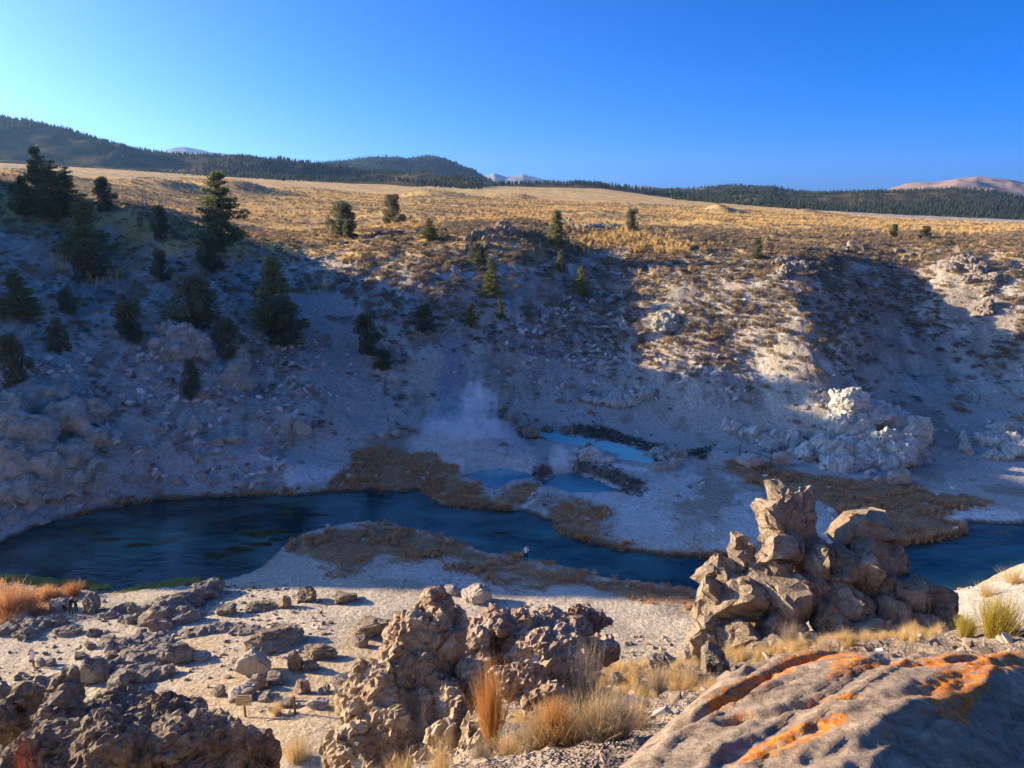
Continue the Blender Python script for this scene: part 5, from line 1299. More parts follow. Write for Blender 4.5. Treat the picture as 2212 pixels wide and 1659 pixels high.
for p in WTALUS + [LCLIFF]: big = np.maximum(big, poly_sd(p, P[:, 0], P[:, 1], 8) < 2)
big = np.maximum(big, (P[:, 0] < -26) & (ground_z(P[:, 0], P[:, 1]) < 15))
sz = .10 + (.38 + .42 * big) * r7.random(len(P)) ** 3.4
P3 = np.c_[P, ground_z(P[:, 0], P[:, 1]) + sz * .12]
vis, u_, v_, dep_ = in_view(P3, 0)
order = np.argsort(-np.where(vis, sz / dep_, 0)); top = order[:200]; rest = order[200:]
rot = r7.uniform(0, 6.28, (len(P), 3)) * np.array([.12, .12, 1])
scl = np.stack([sz * r7.uniform(.8, 1.4, len(P)), sz * r7.uniform(.8, 1.3, len(P)), sz * r7.uniform(.6, 1.0, len(P))], 1)
scatter('scree', 'chip', P3[rest], rot[rest], scl[rest], r7.integers(0, 5, len(rest)), 'loose grey scree strewn over the far slope')
for i in top:
    a, b_ = zone_word(u_[i], v_[i])
    side = {'left': 'left', 'middle': 'middle', 'right': 'right'}[a]
    tag(mobj('loose_rock', CHIPS[int(r7.integers(0, 5))], None, P3[i], rot[i], scl[i]), 'one of the larger loose rocks on the %s %s far slope' % (b_, side), 'rock', 'loose rocks on the %s %s far slope' % (b_, side))
# pebbles on the near flat and rubble of the near slope
def pebbles(name, label, n, y0, y1, lo, hi, seed, cond, amax=.8, pw=2.5):
    P = polar_points(n, y0, y1, seed, amax); z = ground_z(P[:, 0], P[:, 1]); k = cond(P, z); P, z = P[k], z[k]
    r = np.random.default_rng(seed); s = lo + (hi - lo) * r.random(len(P)) ** pw
    scatter(name, 'tanchip', np.c_[P, z + s * .2], r.uniform(0, 6.28, (len(P), 3)) * np.array([.12, .12, 1]), np.stack([s * r.uniform(.8, 1.3, len(P)), s, s * r.uniform(.5, .9, len(P))], 1), r.integers(0, 5, len(P)), label)
pebbles('pebbles', 'pebbles and small stones strewn on the near flat', 9000, 34, 66, .05, .34, 41, lambda P, z: (poly_sd(CREEK, P[:, 0], P[:, 1], 10) > 1.5) & (dens(P, 6, 61) + .25 * dens(P, 1.5, 62) > .0) & (z < 9), pw=4)
pebbles('rubble', 'broken stone rubble on the near slope', 7000, 6, 26, .02, .2, 42, lambda P, z: (z > 14) & (dens(P, 2.5, 63) > -.12), pw=4)
# ------------------------------------------------------------------ the lichen boulder under the viewpoint
lc = [(1290, 1640, 1.75), (1350, 1580, 1.95), (1450, 1490, 2.25), (1560, 1415, 2.6), (1700, 1392, 2.72), (1850, 1397, 2.75), (2000, 1397, 2.75), (2100, 1384, 2.8), (2212, 1370, 2.9), (2400, 1360, 3.0),
      (1500, 1640, 1.72), (1700, 1550, 1.98), (1800, 1480, 2.22), (2000, 1470, 2.25), (2150, 1440, 2.45), (1700, 1659, 1.62), (1900, 1560, 1.88), (1400, 1659, 1.68), (1620, 1480, 2.25),
      (2020, 1560, 1.92), (2212, 1500, 2.28), (2000, 1640, 1.78), (2212, 1600, 2.1), (2212, 1659, 1.95), (2450, 1600, 2.4), (2450, 1480, 2.7), (1900, 1650, 1.68)]
LP = np.array([tuple(at_y(*p)) for p in lc]); LP = np.concatenate([LP, [(.35, .9, 33.85), (1.2, .8, 33.75), (2.0, 1.0, 33.45), (-.2, 1.1, 33.8)]])
dd = np.sqrt(((LP[:, None, :2] - LP[None, :, :2]) ** 2).sum(-1) + .03)
M3 = np.zeros((len(LP) + 3,) * 2); M3[:len(LP), :len(LP)] = dd; M3[:len(LP), len(LP)] = 1; M3[:len(LP), len(LP) + 1:] = LP[:, :2]; M3[len(LP):, :len(LP)] = M3[:len(LP), len(LP):].T
ls = np.linalg.solve(M3, np.r_[LP[:, 2], 0, 0, 0])
xs = np.arange(-.6, 4.4, .0135); ys = np.arange(.75, 4.5, .0135)
bx_, by_ = np.meshgrid(xs, ys)
bz_ = np.zeros_like(bx_)
for i in range(len(LP)): bz_ += ls[i] * np.sqrt((bx_ - LP[i, 0]) ** 2 + (by_ - LP[i, 1]) ** 2 + .03)
bz_ += ls[len(LP)] + ls[len(LP) + 1] * bx_ + ls[len(LP) + 2] * by_
edge = [at_y(*p) for p in lc[:10]]
outl = [(p.x, p.y) for p in edge] + [(3.9, 3.3), (3.6, 1.2), (1.5, .8), (.1, .95), (-.02, 1.45)]
sdb = poly_sd(outl, bx_, by_, 3.0) + .05 * fbm(bx_ / .35, by_ / .35, octv=3, seed=2)
gdir = np.array([.68, .73]); al = bx_ * gdir[0] + by_ * gdir[1]; ac = bx_ * gdir[1] - by_ * gdir[0]
wob = .10 * fbm(bx_ / .8, by_ / .8, octv=3, seed=6)
groove = np.zeros_like(bx_)
for (pts, dep, wd) in ((((1320, 1630), (1480, 1560), (1600, 1500), (1700, 1440), (1800, 1412), (1900, 1405)), .035, .02), (((1560, 1560), (1700, 1530), (1760, 1512), (1850, 1500)), .022, .02), (((1500, 1650), (1650, 1600), (1800, 1560), (1950, 1500), (2100, 1455), (2200, 1420)), .012, .03), (((1950, 1430), (2050, 1425), (2130, 1410)), .022, .025), (((1750, 1640), (1900, 1600), (2050, 1540)), .015, .03)):
    w = []
    for u, v in pts:
        a_, b2, c_ = ray(u, v)                    # meet the slab surface
        t = min(np.linspace(1.6, 4.0, 240), key=lambda q: abs(EYE + c_ / b2 * q - (bz_[min(len(ys) - 1, max(0, int((q - ys[0]) / .0135))), min(len(xs) - 1, max(0, int((a_ / b2 * q - xs[0]) / .0135)))])))
        w.append((a_ / b2 * t, t))
    d = np.full(bx_.shape, 9.0)
    for p, q in zip(w[:-1], w[1:]):
        ex, ey = q[0] - p[0], q[1] - p[1]; tt = np.clip(((bx_ - p[0]) * ex + (by_ - p[1]) * ey) / (ex * ex + ey * ey), 0, 1)
        d = np.minimum(d, np.hypot(bx_ - p[0] - tt * ex, by_ - p[1] - tt * ey))
    d = d + .02 * fbm(bx_ / .12, by_ / .12, octv=3, seed=9)
    k = np.exp(-(np.maximum(d, 0) / wd) ** 2)
    bz_ -= dep * k; groove = np.maximum(groove, np.exp(-(np.maximum(d, 0) / (wd * 2.6)) ** 2))
shade_zone = sstep(.25, .75, ac + wob)             # the rougher right flank
bz_ += .006 * fbm((ac + wob) / .09, al / 1.3, octv=5, seed=3, ridged=True) + .005 * fbm(bx_ / .06, by_ / .06, octv=4, seed=4)
zz0 = np.zeros_like(bx_)
bz_ += .0025 * cell_value((ac + wob) / .13, al / .5, zz0, 31) + .002 * cell_value((ac + .5 * wob) / .05, al / .16, zz0, 32) - .004 * sstep(.55, .75, fbm((ac + wob) / .022, al / .05, octv=3, seed=33) * .5 + .5) + .009 * cell_value((ac + wob * 1.4) / .10, al / 2.6, zz0, 35)
bz_ += shade_zone * (.035 * fbm((ac + wob) / .32, al / .7, octv=4, seed=13, ridged=True) + .030 * fbm(bx_ / .16, by_ / .16, octv=4, seed=14, ridged=True))
bz_ -= np.clip(sdb, 0, 3) ** 1.2 * 2.2 + .10 * sstep(-.12, .02, sdb)
bz_ = np.maximum(bz_, ground_z(bx_.ravel(), by_.ravel()).reshape(bx_.shape) - .5)
lich = fbm((ac + wob) / .16, al / .42, octv=5, seed=23) + .46 * groove - .36 + .34 * sstep(2.15, 2.7, by_) - 1.1 * shade_zone
lich = sstep(.10, .34, lich)
ny, nx = bx_.shape; q = (np.arange(ny - 1)[:, None] * nx + np.arange(nx - 1)[None]).ravel()
keepq = (sdb.ravel()[q] < .55)
LF = np.stack([q, q + 1, q + nx + 1, q + nx], 1)[keepq]
org = np.array([1.6, 2.2, 32.4])
LV = np.stack([bx_, by_, bz_], -1).reshape(-1, 3) - org
m, nt, b = new_mat('lichen_boulder_stone')
tc = N(nt, 'ShaderNodeTexCoord'); co = tc.outputs['Object']
mp = N(nt, 'ShaderNodeMapping', {'Vector': co, 'Rotation': (0, 0, R(-47)), 'Scale': (1.2, 5.0, 3.0)})
n1 = N(nt, 'ShaderNodeTexNoise', {'Vector': mp.outputs[0], 'Scale': 2.2, 'Detail': 7.0, 'Roughness': .65})
n2 = N(nt, 'ShaderNodeTexNoise', {'Vector': co, 'Scale': 30.0, 'Detail': 8.0, 'Roughness': .7})
mm = N(nt, 'ShaderNodeMath', {0: n1.outputs[0], 1: n2.outputs[0]}, operation='ADD'); mh = N(nt, 'ShaderNodeMath', {0: mm.outputs[0], 1: .5}, operation='MULTIPLY')
col = ramp(nt, mh.outputs[0], [(.34, (.14, .10, .065)), (.45, (.30, .225, .15)), (.55, (.45, .345, .235)), (.66, (.58, .465, .33))])
at2 = N(nt, 'ShaderNodeAttribute', attribute_name='lichen')
n5 = N(nt, 'ShaderNodeTexNoise', {'Vector': co, 'Scale': 34.0, 'Detail': 7.0, 'Roughness': .75})
lf = N(nt, 'ShaderNodeMath', {0: at2.outputs['Fac'], 1: ramp(nt, n5.outputs[0], [(.455, (0, 0, 0)), (.51, (1, 1, 1))])}, operation='MULTIPLY')
lcol = ramp(nt, n2.outputs[0], [(.35, (.62, .13, .012)), (.52, (.85, .27, .022)), (.68, (.90, .46, .05))])
col = mixc(nt, lf.outputs[0], col, lcol)
nt.links.new(col, b.inputs['Base Color']); b.inputs['Roughness'].default_value = .9; b.inputs['Specular IOR Level'].default_value = .2
bp = N(nt, 'ShaderNodeBump', {'Height': n2.outputs[0], 'Strength': .75, 'Distance': .035}); nt.links.new(bp.outputs[0], b.inputs['Normal'])
lme = mesh_np('boulder', LV, LF, m, True)
la = lme.attributes.new('lichen', 'FLOAT', 'POINT'); la.data.foreach_set('value', lich.ravel().astype(np.float32)[:len(lme.vertices)])
tag(mobj('boulder', lme, None, tuple(org)), 'huge slanting foreground boulder streaked with orange lichen', 'boulder')
# ------------------------------------------------------------------ shrubs of the near side
def stems_mesh(seed, n, m, spread, wid, curve=.15, base=.12, forks=0, zmin=.45):
    """a bush of thin stems fanning from the root, unit height; forks adds side twigs"""
    r = np.random.default_rng(seed); V = []; F = []
    def strip(p, q, w0, w1, side):
        k = len(V); V.extend([p - side * w0, p + side * w0, q + side * w1, q - side * w1]); F.append([k, k + 1, k + 2, k + 3])
    for i in range(n):
        a = r.uniform(0, 6.283); t = abs(r.normal(0, .55)) * spread; t = min(t, 1.35)
        L = r.uniform(zmin, 1.0)
        d = np.array([math.cos(a) * math.sin(t), math.sin(a) * math.sin(t), math.cos(t)])
        p = np.array([math.cos(a), math.sin(a), 0]) * r.uniform(0, base)
        segs = 4; side = np.cross(d, r.normal(size=3)); side /= np.linalg.norm(side) + 1e-9
        for s in range(segs):
            d = d + np.array([0, 0, curve]) + r.normal(size=3) * .10; d /= np.linalg.norm(d)
            q = p + d * L / segs
            w = wid * (1 - .2 * s)
            strip(p, q, w, w * .8, side)
            if s >= 1:
                for f in range(forks):
                    e = d + r.normal(size=3) * .75; e /= np.linalg.norm(e)
                    strip(q, q + e * L * r.uniform(.08, .22), w * .7, w * .25, side)
            p = q
    return mesh_np('stems', np.array(V), np.array(F), m)
M_RABBIT = leaf_mat('orange_rabbitbrush', [(0, (.42, .19, .055)), (.5, (.58, .30, .09)), (1, (.70, .42, .15))], trans=.2)
M_DRY = leaf_mat('dry_grey_twigs', [(0, (.34, .26, .17)), (.5, (.48, .38, .26)), (1, (.60, .50, .36))], trans=.15)
M_YELB = leaf_mat('yellow_green_broom', [(0, (.30, .24, .04)), (.5, (.42, .33, .06)), (1, (.54, .42, .09))], trans=.2)
M_WHITE = leaf_mat('bleached_twigs', [(0, (.55, .50, .42)), (1, (.72, .68, .60))], trans=.05)
M_REED = leaf_mat('orange_reed', [(0, (.55, .28, .11)), (.5, (.70, .40, .18)), (1, (.80, .52, .26))], trans=.25)
M_REDP = leaf_mat('red_buckwheat', [(0, (.34, .07, .03)), (1, (.52, .14, .05))], trans=.1)
M_STRAWN = leaf_mat('near_straw', [(0, (.52, .36, .15)), (.5, (.66, .48, .22)), (1, (.76, .58, .30))], trans=.25)
SH = {'orange': [stems_mesh(1, 520, M_RABBIT, .55, .0055, .10, .10, 2), stems_mesh(2, 480, M_RABBIT, .6, .0055, .1, .1, 2)],
      'dry': [stems_mesh(3, 420, M_DRY, 1.0, .0045, .08, .12, 3), stems_mesh(4, 420, M_DRY, .9, .0045, .10, .12, 3)],
      'broom': [stems_mesh(5, 620, M_YELB, .75, .006, .22, .22, 1, .6), stems_mesh(6, 560, M_YELB, .8, .006, .2, .22, 1, .6)],
      'white': [stems_mesh(7, 46, M_WHITE, .95, .0075, .10, .05, 3)], 'red': [stems_mesh(8, 150, M_REDP, .6, .010, .08, .10, 3)],
      'straw': [stems_mesh(9, 300, M_STRAWN, .55, .0048, .05, .18, 1, .5), stems_mesh(10, 280, M_STRAWN, .65, .0048, .02, .2, 1, .45)], 'reed': [stems_mesh(12, 260, M_REED, .5, .011, .03, .25, 2, .5)]}
proto_collection('straw', SH['straw'])
def shrub(kind, u, vb, vt, w, label, y0=4, y1=40, name='shrub', cat='shrub', group=None):
    p = hit(u, vb, y0, y1); d = plate(p)[2]
    elev = math.atan2(EYE - p.z, math.hypot(p.x, p.y))
    h = (vb - vt) / FD * d / max(.55, math.cos(elev)) * 1.0; wd = w / FD * d
    k = rs_.randrange(len(SH[kind]))
    nat = {'orange': .95, 'dry': 1.35, 'broom': 1.15, 'white': 1.3, 'red': .9, 'straw': .95, 'reed': .9}[kind]
    o = mobj(name, SH[kind][k], None, p - Vector((0, 0, .02)), (0, 0, rs_.uniform(0, 6.28)), (wd / nat, wd / nat, h))
    return tag(o, label, cat, group)
shrub('orange', 1062, 1612, 1455, 96, 'orange rabbitbrush beside the low jagged rock fin')
shrub('dry', 1310, 1400, 1300, 130, 'pale dry shrub behind the broken red outcrop')
shrub('dry', 1372, 1425, 1362, 70, 'small pale dry shrub left of the upright tan boulder')
shrub('dry', 1268, 1555, 1408, 130, 'tall grey dry shrub on the rubble slope')
shrub('dry', 1240, 1500, 1440, 70, 'small grey twig shrub behind the tall grey dry shrub')
shrub('broom', 1620, 1402, 1338, 84, 'yellow green broom bush at the foot of the stacked boulders')
shrub('dry', 1706, 1402, 1348, 70, 'wispy grey shrub right of the yellow green broom bush')
shrub('broom', 2150, 1375, 1290, 110, 'large yellow broom bush on the right bank', y1=60)
shrub('broom', 2085, 1375, 1325, 60, 'small yellow broom bush beside the stacked boulders', y1=60)
shrub('straw', 2190, 1260, 1225, 60, 'golden grass clump at the right edge of the bank', y1=80, name='grass_clump', cat='grass')
shrub('straw', 2130, 1290, 1262, 50, 'golden grass clump above the large yellow broom bush', y1=80, name='grass_clump', cat='grass')
shrub('white', 405, 1560, 1455, 110, 'bleached dead shrub standing on the dark rock mass', y0=8, y1=16)
def corner(kind, x, y, h, w, label):
    o = mobj('shrub', SH[kind][0], None, (x, y, gz1(x, y) - .03), (0, 0, rs_.uniform(0, 6.28)), (w, w, h)); return tag(o, label, 'shrub')
corner('orange', -4.1, 5.6, 1.35, .55, 'orange brush in the bottom left corner')
corner('orange', -3.75, 5.5, 1.05, .45, 'smaller orange brush right of the corner brush')
corner('red', -4.35, 5.9, 1.75, .35, 'red stemmed plant at the bottom left edge')
shrub('straw', 130, 1690, 1620, 80, 'pale dry tuft right of the orange corner brush', name='grass_clump', cat='grass')
shrub('straw', 955, 1690, 1590, 70, 'straw tuft with seed heads at the bottom edge', name='grass_clump', cat='grass')
shrub('orange', 1195, 1685, 1590, 100, 'orange grass bush at the bottom centre')
shrub('straw', 1290, 1640, 1540, 150, 'big golden grass clump left of the lichen boulder', name='grass_clump', cat='grass')
shrub('straw', 1370, 1570, 1500, 120, 'golden grass clump above the big golden clump', name='grass_clump', cat='grass')
shrub('straw', 1180, 1640, 1560, 120, 'dry grass clump beside the orange bush', name='grass_clump', cat='grass')
shrub('straw', 870, 1690, 1630, 100, 'dry grass at the foot of the tall pinnacle', name='grass_clump', cat='grass')
shrub('straw', 1100, 1690, 1640, 110, 'dry grass clump at the bottom edge under the orange bush', name='grass_clump', cat='grass')
shrub('dry', 1340, 1600, 1500, 130, 'wide dry shrub left of the lichen boulder edge')
shrub('dry', 1215, 1600, 1520, 110, 'dry twig shrub between the orange bush and the golden clump')
shrub('dry', 1420, 1500, 1440, 90, 'thin dry shrub on the rubble below the upright boulder')
shrub('straw', 1240, 1680, 1610, 130, 'straw coloured clump at the bottom edge near the lichen boulder', name='grass_clump', cat='grass')
shrub('straw', 1440, 1480, 1440, 70, 'golden tuft behind the lichen boulder crest', name='grass_clump', cat='grass')
shrub('dry', 1150, 1655, 1575, 120, 'dry shrub at the bottom edge right of the orange bush')
shrub('dry', 1300, 1690, 1600, 150, 'broad dry shrub at the bottom edge beside the lichen boulder')
shrub('dry', 1040, 1690, 1640, 90, 'low dry shrub under the low jagged rock fin')
shrub('straw', 1330, 1470, 1425, 80, 'straw tuft right of the tall grey dry shrub', name='grass_clump', cat='grass')
shrub('dry', 1490, 1480, 1430, 80, 'dry shrub in front of the cracked tan slab')
shrub('dry', 1790, 1420, 1372, 70, 'dry shrub low in front of the stacked boulders')
shrub('straw', 1075, 1425, 1385, 34, 'small straw tuft on the broken red outcrop', name='grass_clump', cat='grass')
shrub('straw', 640, 1640, 1600, 100, 'pale grass clump beside the path', y1=45, name='grass_clump', cat='grass')
shrub('straw', 600, 1545, 1515, 40, 'dry tuft at the left fence post', y0=20, y1=60, name='grass_clump', cat='grass')
shrub('straw', 735, 1545, 1515, 40, 'dry tuft at the right fence post', y0=20, y1=60, name='grass_clump', cat='grass')
for u, vb, vt, w, lab in ((20, 1325, 1262, 80, 'tall orange reeds at the left edge of the creek'), (62, 1320, 1275, 60, 'orange reeds right of the tall edge reeds'), (160, 1284, 1258, 44, 'pinkish reed clump behind the dark dressed people'), (100, 1290, 1268, 40, 'small reed clump between the reed beds'), (30, 1340, 1310, 90, 'low orange reeds in front of the tall edge reeds')):
    shrub('reed', u, vb, vt, w, lab, 40, 90, 'reed_clump', 'reeds')
# loose dry grass over the near slope
P = polar_points(4200, 6, 24, 51, .62); z = ground_z(P[:, 0], P[:, 1])
uu, vv = [], []
k = (z > 14) & (dens(P, 2.2, 71) > -.10) & (P[:, 0] > -1.0)
P, z = P[k], z[k]; r8 = np.random.default_rng(5); s = r8.uniform(.12, .34, len(P))
scatter('dry_grass', 'straw', np.c_[P, z - .02], r8.uniform(0, 6.28, len(P)), np.stack([s, s, s * r8.uniform(.7, 1.2, len(P))], 1), r8.integers(0, 2, len(P)), 'thin dry grass scattered over the near slope')
# bright water weed mats
M_ALGAE = rock_mat('bright_green_algae', (.10, .12, .03), (.21, .23, .055), (.36, .35, .09), .8, .6, (.12, .12, .03), 5, .62)
def algae(label, segs, seed):
    bl = []
    for u, v, w, h in segs:
        p = at_z(u, v, .0); s = plate(p)[2] / FD
        bl.append(((p.x, p.y, -.02), (w * s, h * s / .48, .16)))
    me, org = outcrop_mesh(bl, .09, M_ALGAE, [('ridge', .9, .10), ('fbm', .25, .06)], seed)
    tag(mobj('algae_mat', me, None, org), label, 'algae', 'algae mats along the near shore')
algae('long bright green algae mat along the near shore', [(300, 1276, 36, 11), (340, 1269, 38, 12), (385, 1260, 38, 11), (420, 1254, 22, 8)], 61)
algae('small green algae patch right of the long mat', [(455, 1254, 16, 4), (470, 1250, 10, 3)], 62)
algae('yellow green algae bed behind the reeds', [(20, 1250, 46, 11), (70, 1256, 44, 12), (120, 1264, 44, 11), (180, 1262, 38, 8), (215, 1268, 28, 7)], 63)
algae('small algae patch near the leaning slab', [(235, 1286, 16, 4), (255, 1282, 12, 3)], 64)
M_WEED = rock_mat('dark_water_weed', (.020, .022, .008), (.045, .042, .014), (.075, .062, .024), .8, .5, None, 5)
for i, (lab, segs) in enumerate((('long dark weed bed trailing in the middle of the creek', [(470, 1200, 34, 6), (510, 1188, 40, 8), (560, 1176, 34, 8), (590, 1165, 22, 6)]), ('dark weed bed off the peninsula tip', [(560, 1155, 40, 9), (600, 1148, 30, 8)]), ('weed patch in the creek beside the far grass', [(690, 1112, 30, 4), (650, 1118, 20, 3)]), ('weed patch in the creek left of the standing person', [(1085, 1152, 22, 4), (1105, 1160, 18, 3)]), ('weed bed in the right bend of the creek', [(1290, 1180, 40, 4), (1340, 1190, 30, 4)]), ('brown weed bed in the left pool', [(230, 1165, 40, 5), (290, 1178, 44, 6), (200, 1150, 24, 3)]))):
    bl = []
    for u, v, w, h in segs:
        p = at_z(u, v, 0); s = plate(p)[2] / FD; bl.append(((p.x, p.y, -.09), (w * s, h * s / .45, .13)))
    me, org = outcrop_mesh(bl, .10, M_WEED, [('ridge', .8, .05)], 70 + i, smooth=True)
    tag(mobj('water_weed', me, None, org), lab, 'water weed', 'weed beds in the creek')

# ------------------------------------------------------------------ posts, fences, signs, logs
M_POST = plain_mat('brown_post_wood', (.20, .095, .045), var=.35, scale=10)
M_GPOST = plain_mat('grey_post_wood', (.17, .145, .12), var=.35, scale=10)
M_RPOST = plain_mat('rust_red_post', (.20, .06, .035), var=.3, scale=10)
M_WIRE = plain_mat('rusty_wire', (.16, .11, .08), var=.2, scale=20)
M_SIGN = plain_mat('cream_sign_board', (.74, .62, .36), var=.06, scale=4)
M_WSIGN = plain_mat('white_sign_board', (.80, .78, .76), var=.05, scale=4)
M_BROWNT = plain_mat('sign_brown_paint', (.12, .08, .045), var=.1)
M_LOG = plain_mat('weathered_log', (.26, .19, .13), var=.4, scale=8)
def upright(u, vb, vt, thick, m, y0, y1, parent=None, name='post'):
    p = hit(u, vb, y0, y1); d = plate(p)[2]; h = (vb - vt) / FD * d * 1.1
    return p, h
fp1, fh = upright(637.6, 1542, 1503, 0, None, 24, 60)
fp2, _ = upright(742.6, 1537, 1497, 0, None, 24, 60)
fp0, _ = upright(530, 1550, 1510, 0, None, 24, 60)
fpl = fp0 - (fp1 - fp0) * .9; fpl.z = gz1(fpl.x, fpl.y)
fence = empty('wire_fence', fp1)
for p in (fp1, fp2, fpl):
    m_ = MB(); m_.tube([(0, 0, -.25), (0, 0, fh - .03), (0, 0, fh)], [.075, .075, .05], n=10)
    q = m_.build('post', M_POST, fence); q.location = p - fp1
for zz in (.92, .55):
    for a, b_ in ((fpl, fp0), (fp0, fp1), (fp1, fp2)):
        m_ = MB(); A_ = a - fp1 + Vector((0, -.08, fh * zz)); B_ = b_ - fp1 + Vector((0, -.08, fh * zz)); md_ = (A_ + B_) / 2 - Vector((0, 0, .05))
        m_.tube([A_, md_, B_], .010, n=5); m_.build('wire', M_WIRE, fence)
tag(fence, 'low brown post and wire fence along the near path', 'fence')
def text_mesh(body, size, m, parent, loc, rot, name='lettering'):
    c = bpy.data.curves.new('t', 'FONT'); c.body = body; c.size = size; c.align_x = 'CENTER'; c.align_y = 'CENTER'; c.extrude = .003; c.offset = .004
    o = bpy.data.objects.new('t', c); COL.objects.link(o)
    dg = bpy.context.evaluated_depsgraph_get(); me = bpy.data.meshes.new_from_object(o.evaluated_get(dg)); bpy.data.objects.remove(o)
    me.materials.clear(); me.materials.append(m)
    return mobj(name, me, parent, loc, rot)
sw = 34 / FD * plate(fp0)[2]; sh = sw * .68
sign = empty('danger_sign', fp0, R(4))
m_ = MB(); m_.tube([(0, .04, -.2), (0, .04, fh * 1.05)], .06, n=8); m_.build('post', M_POST, sign)
TILT = R(-12)
pan = MB(); pan.box((0, 0, 0), (sw, .03, sh)); pn = pan.build('panel', M_SIGN, sign); pn.location = (0, -.05, fh * 1.0); pn.rotation_euler = (TILT, 0, 0)
for k, (t_, s_) in enumerate((('DANGER', .165), ('SCALDING WATER', .105), ('UNSTABLE GROUND', .098), ('KEEP OUT', .15))):
    text_mesh(t_, s_ * sw / .95, M_BROWNT, pn, (0 if k < 3 else -.06, -.018, sh * (.34 - .225 * k)), (R(90), 0, 0))
m_ = MB(); m_.add([(.34 * sw, -.018, -.42 * sh), (.40 * sw, -.018, -.30 * sh), (.43 * sw, -.018, -.24 * sh), (.385 * sw, -.018, -.40 * sh)], [[0, 3, 2, 1]]); m_.build('mark', M_BROWNT, pn)
tag(sign, 'cream danger sign with brown lettering on the wire fence', 'sign')
p, h = upright(73, 1440, 1404, 0, None, 24, 70)
st = empty('trail_sign', p, R(62)); m_ = MB(); m_.box((0, 0, h / 2 - .1), (.11, .11, h + .2)); m_.build('post', M_POST, st)
m_ = MB(); m_.box((0, -.075, h * .74), (.30, .03, h * .46)); m_.build('panel', M_WSIGN, st)
tag(st, 'brown trail post with a narrow white panel at the left', 'sign')
def lone_post(u, vb, vt, label, m, rad=.06, y0=70, y1=500, cap=None, name='post', cat='post'):
    p, h = upright(u, vb, vt, 0, None, y0, y1); m_ = MB(); lean = rs_.uniform(-.05, .05) * h
    m_.tube([(0, 0, -.2), (lean * .5, 0, h * .5), (lean, 0, h - .02), (lean, 0, h)], [rad, rad, rad * .95, rad * .7], n=8)
    o = m_.build(name, m, None, loc=p)
    if cap:
        q = MB(); q.box((lean, -rad - .02, h * .82), cap); q.build('panel', M_WSIGN, o)
    tag(o, label, cat)
lone_post(1074, 943, 925, 'grey wooden stake on the pale steaming mound', M_GPOST, .09)
lone_post(759, 797, 786, 'thin marker stake with a white tag on the sandy gully', M_GPOST, .06, cap=(.25, .03, .3))
lone_post(1645, 498, 487, 'rust red post on the right hand plain', M_RPOST, .10)
lone_post(966, 482, 470, 'dark stake on the plain left of the knob', M_RPOST, .09)
lone_post(2112, 876, 855, 'red brown stake standing in the shaded bowl', M_RPOST, .06)
lone_post(1597, 982, 961, 'rust red stake left of the rail fence', M_RPOST, .07)
lone_post(310, 455, 420, 'weathered pole near the left crest snag', M_GPOST, .07)
pr = hit(1184, 1087, 70, 200); pw = plate(pr)[2] / FD
pair = empty('post_pair', pr)
for dx, hh, dy in ((0, 22, 0), (5.5, 21, -1.2)):
    m_ = MB(); m_.tube([(dx * pw, dy * pw * 2, -.3), (dx * pw, dy * pw * 2, hh * pw * 1.08)], .055, n=8); m_.build('post', M_GPOST, pair)
m_ = MB(); m_.box((1.8 * pw, -.16, 10 * pw), (8 * pw, .03, .14), ry=R(40)); m_.build('board', M_WSIGN, pair)
tag(pair, 'pair of dark stakes with a slanting white board by the outflow', 'posts')
def F5(x, y): return ((2600 + x / 3.16) * .5486, (1650 + y / 3.16) * .5486)
pp = []
for x, yb, yt in ((980, 500, 410), (1060, 492, 400), (1235, 530, 435), (1370, 585, 365)):
    u, vb = F5(x, yb); _, vt = F5(x, yt); pp.append((u, vb, vt))
P0 = hit(pp[0][0], pp[0][1], 70, 200); rf = empty('rail_fence', P0); tops = []
for u, vb, vt in pp:
    q = hit(u, vb, 70, 200); h = (vb - vt) / FD * plate(q)[2] * 1.08; m_ = MB(); m_.tube([(0, 0, -.2), (0, 0, h)], [.10, .08], n=8)
    o = m_.build('post', M_GPOST, rf); o.location = q - P0; tops.append((q - P0, h))
for (a, ha), (b_, hb), zs in ((tops[0], tops[1], (.92,)), (tops[1], tops[2], (.95, .30)), (tops[2], tops[3], (.92, .2))):
    for zf in zs:
        m_ = MB(); m_.tube([a + Vector((0, -.1, ha * zf)), b_ + Vector((0, -.1, min(hb, ha * 1.12) * zf))], .06, n=7); m_.build('rail', M_GPOST, rf)
tag(rf, 'broken grey rail fence beside the white triangular boulder', 'fence')
def log_(label, uv, rad, m=M_LOG, y0=70, y1=300, name='log', branch=0):
    ps = [hit(u, v, y0, y1) for u, v in uv]; m_ = MB(); o0 = ps[0]
    m_.tube([p - o0 + Vector((0, 0, rad * .8)) for p in ps], [rad * (1 - .35 * i / max(1, len(ps) - 1)) for i in range(len(ps))], n=8)
    o = m_.build(name, m, None, True, loc=o0)
    for k in range(branch):
        q = MB(); t = rs_.random(); base = (ps[0] - o0) * (1 - t) + (ps[-1] - o0) * t + Vector((0, 0, rad)); e = base + Vector((rs_.uniform(-.8, .8), rs_.uniform(-.4, .4), rs_.uniform(.3, 1.0)))
        q.tube([base, (base + e) / 2, e], [rad * .3, rad * .2, rad * .06], n=5); q.build('branch', m, o)
    tag(o, label, 'log')
log_('dark fallen log lying across the left talus', [(375, 963), (400, 953), (425, 945), (448, 938)], .22, branch=3)
log_('short bleached log at the top of the sandy gully', [(709, 850), (716, 856)], .12, M_WSIGN)
log_('second bleached log further down the sandy gully', [(750, 883), (757, 890)], .12, M_WSIGN)
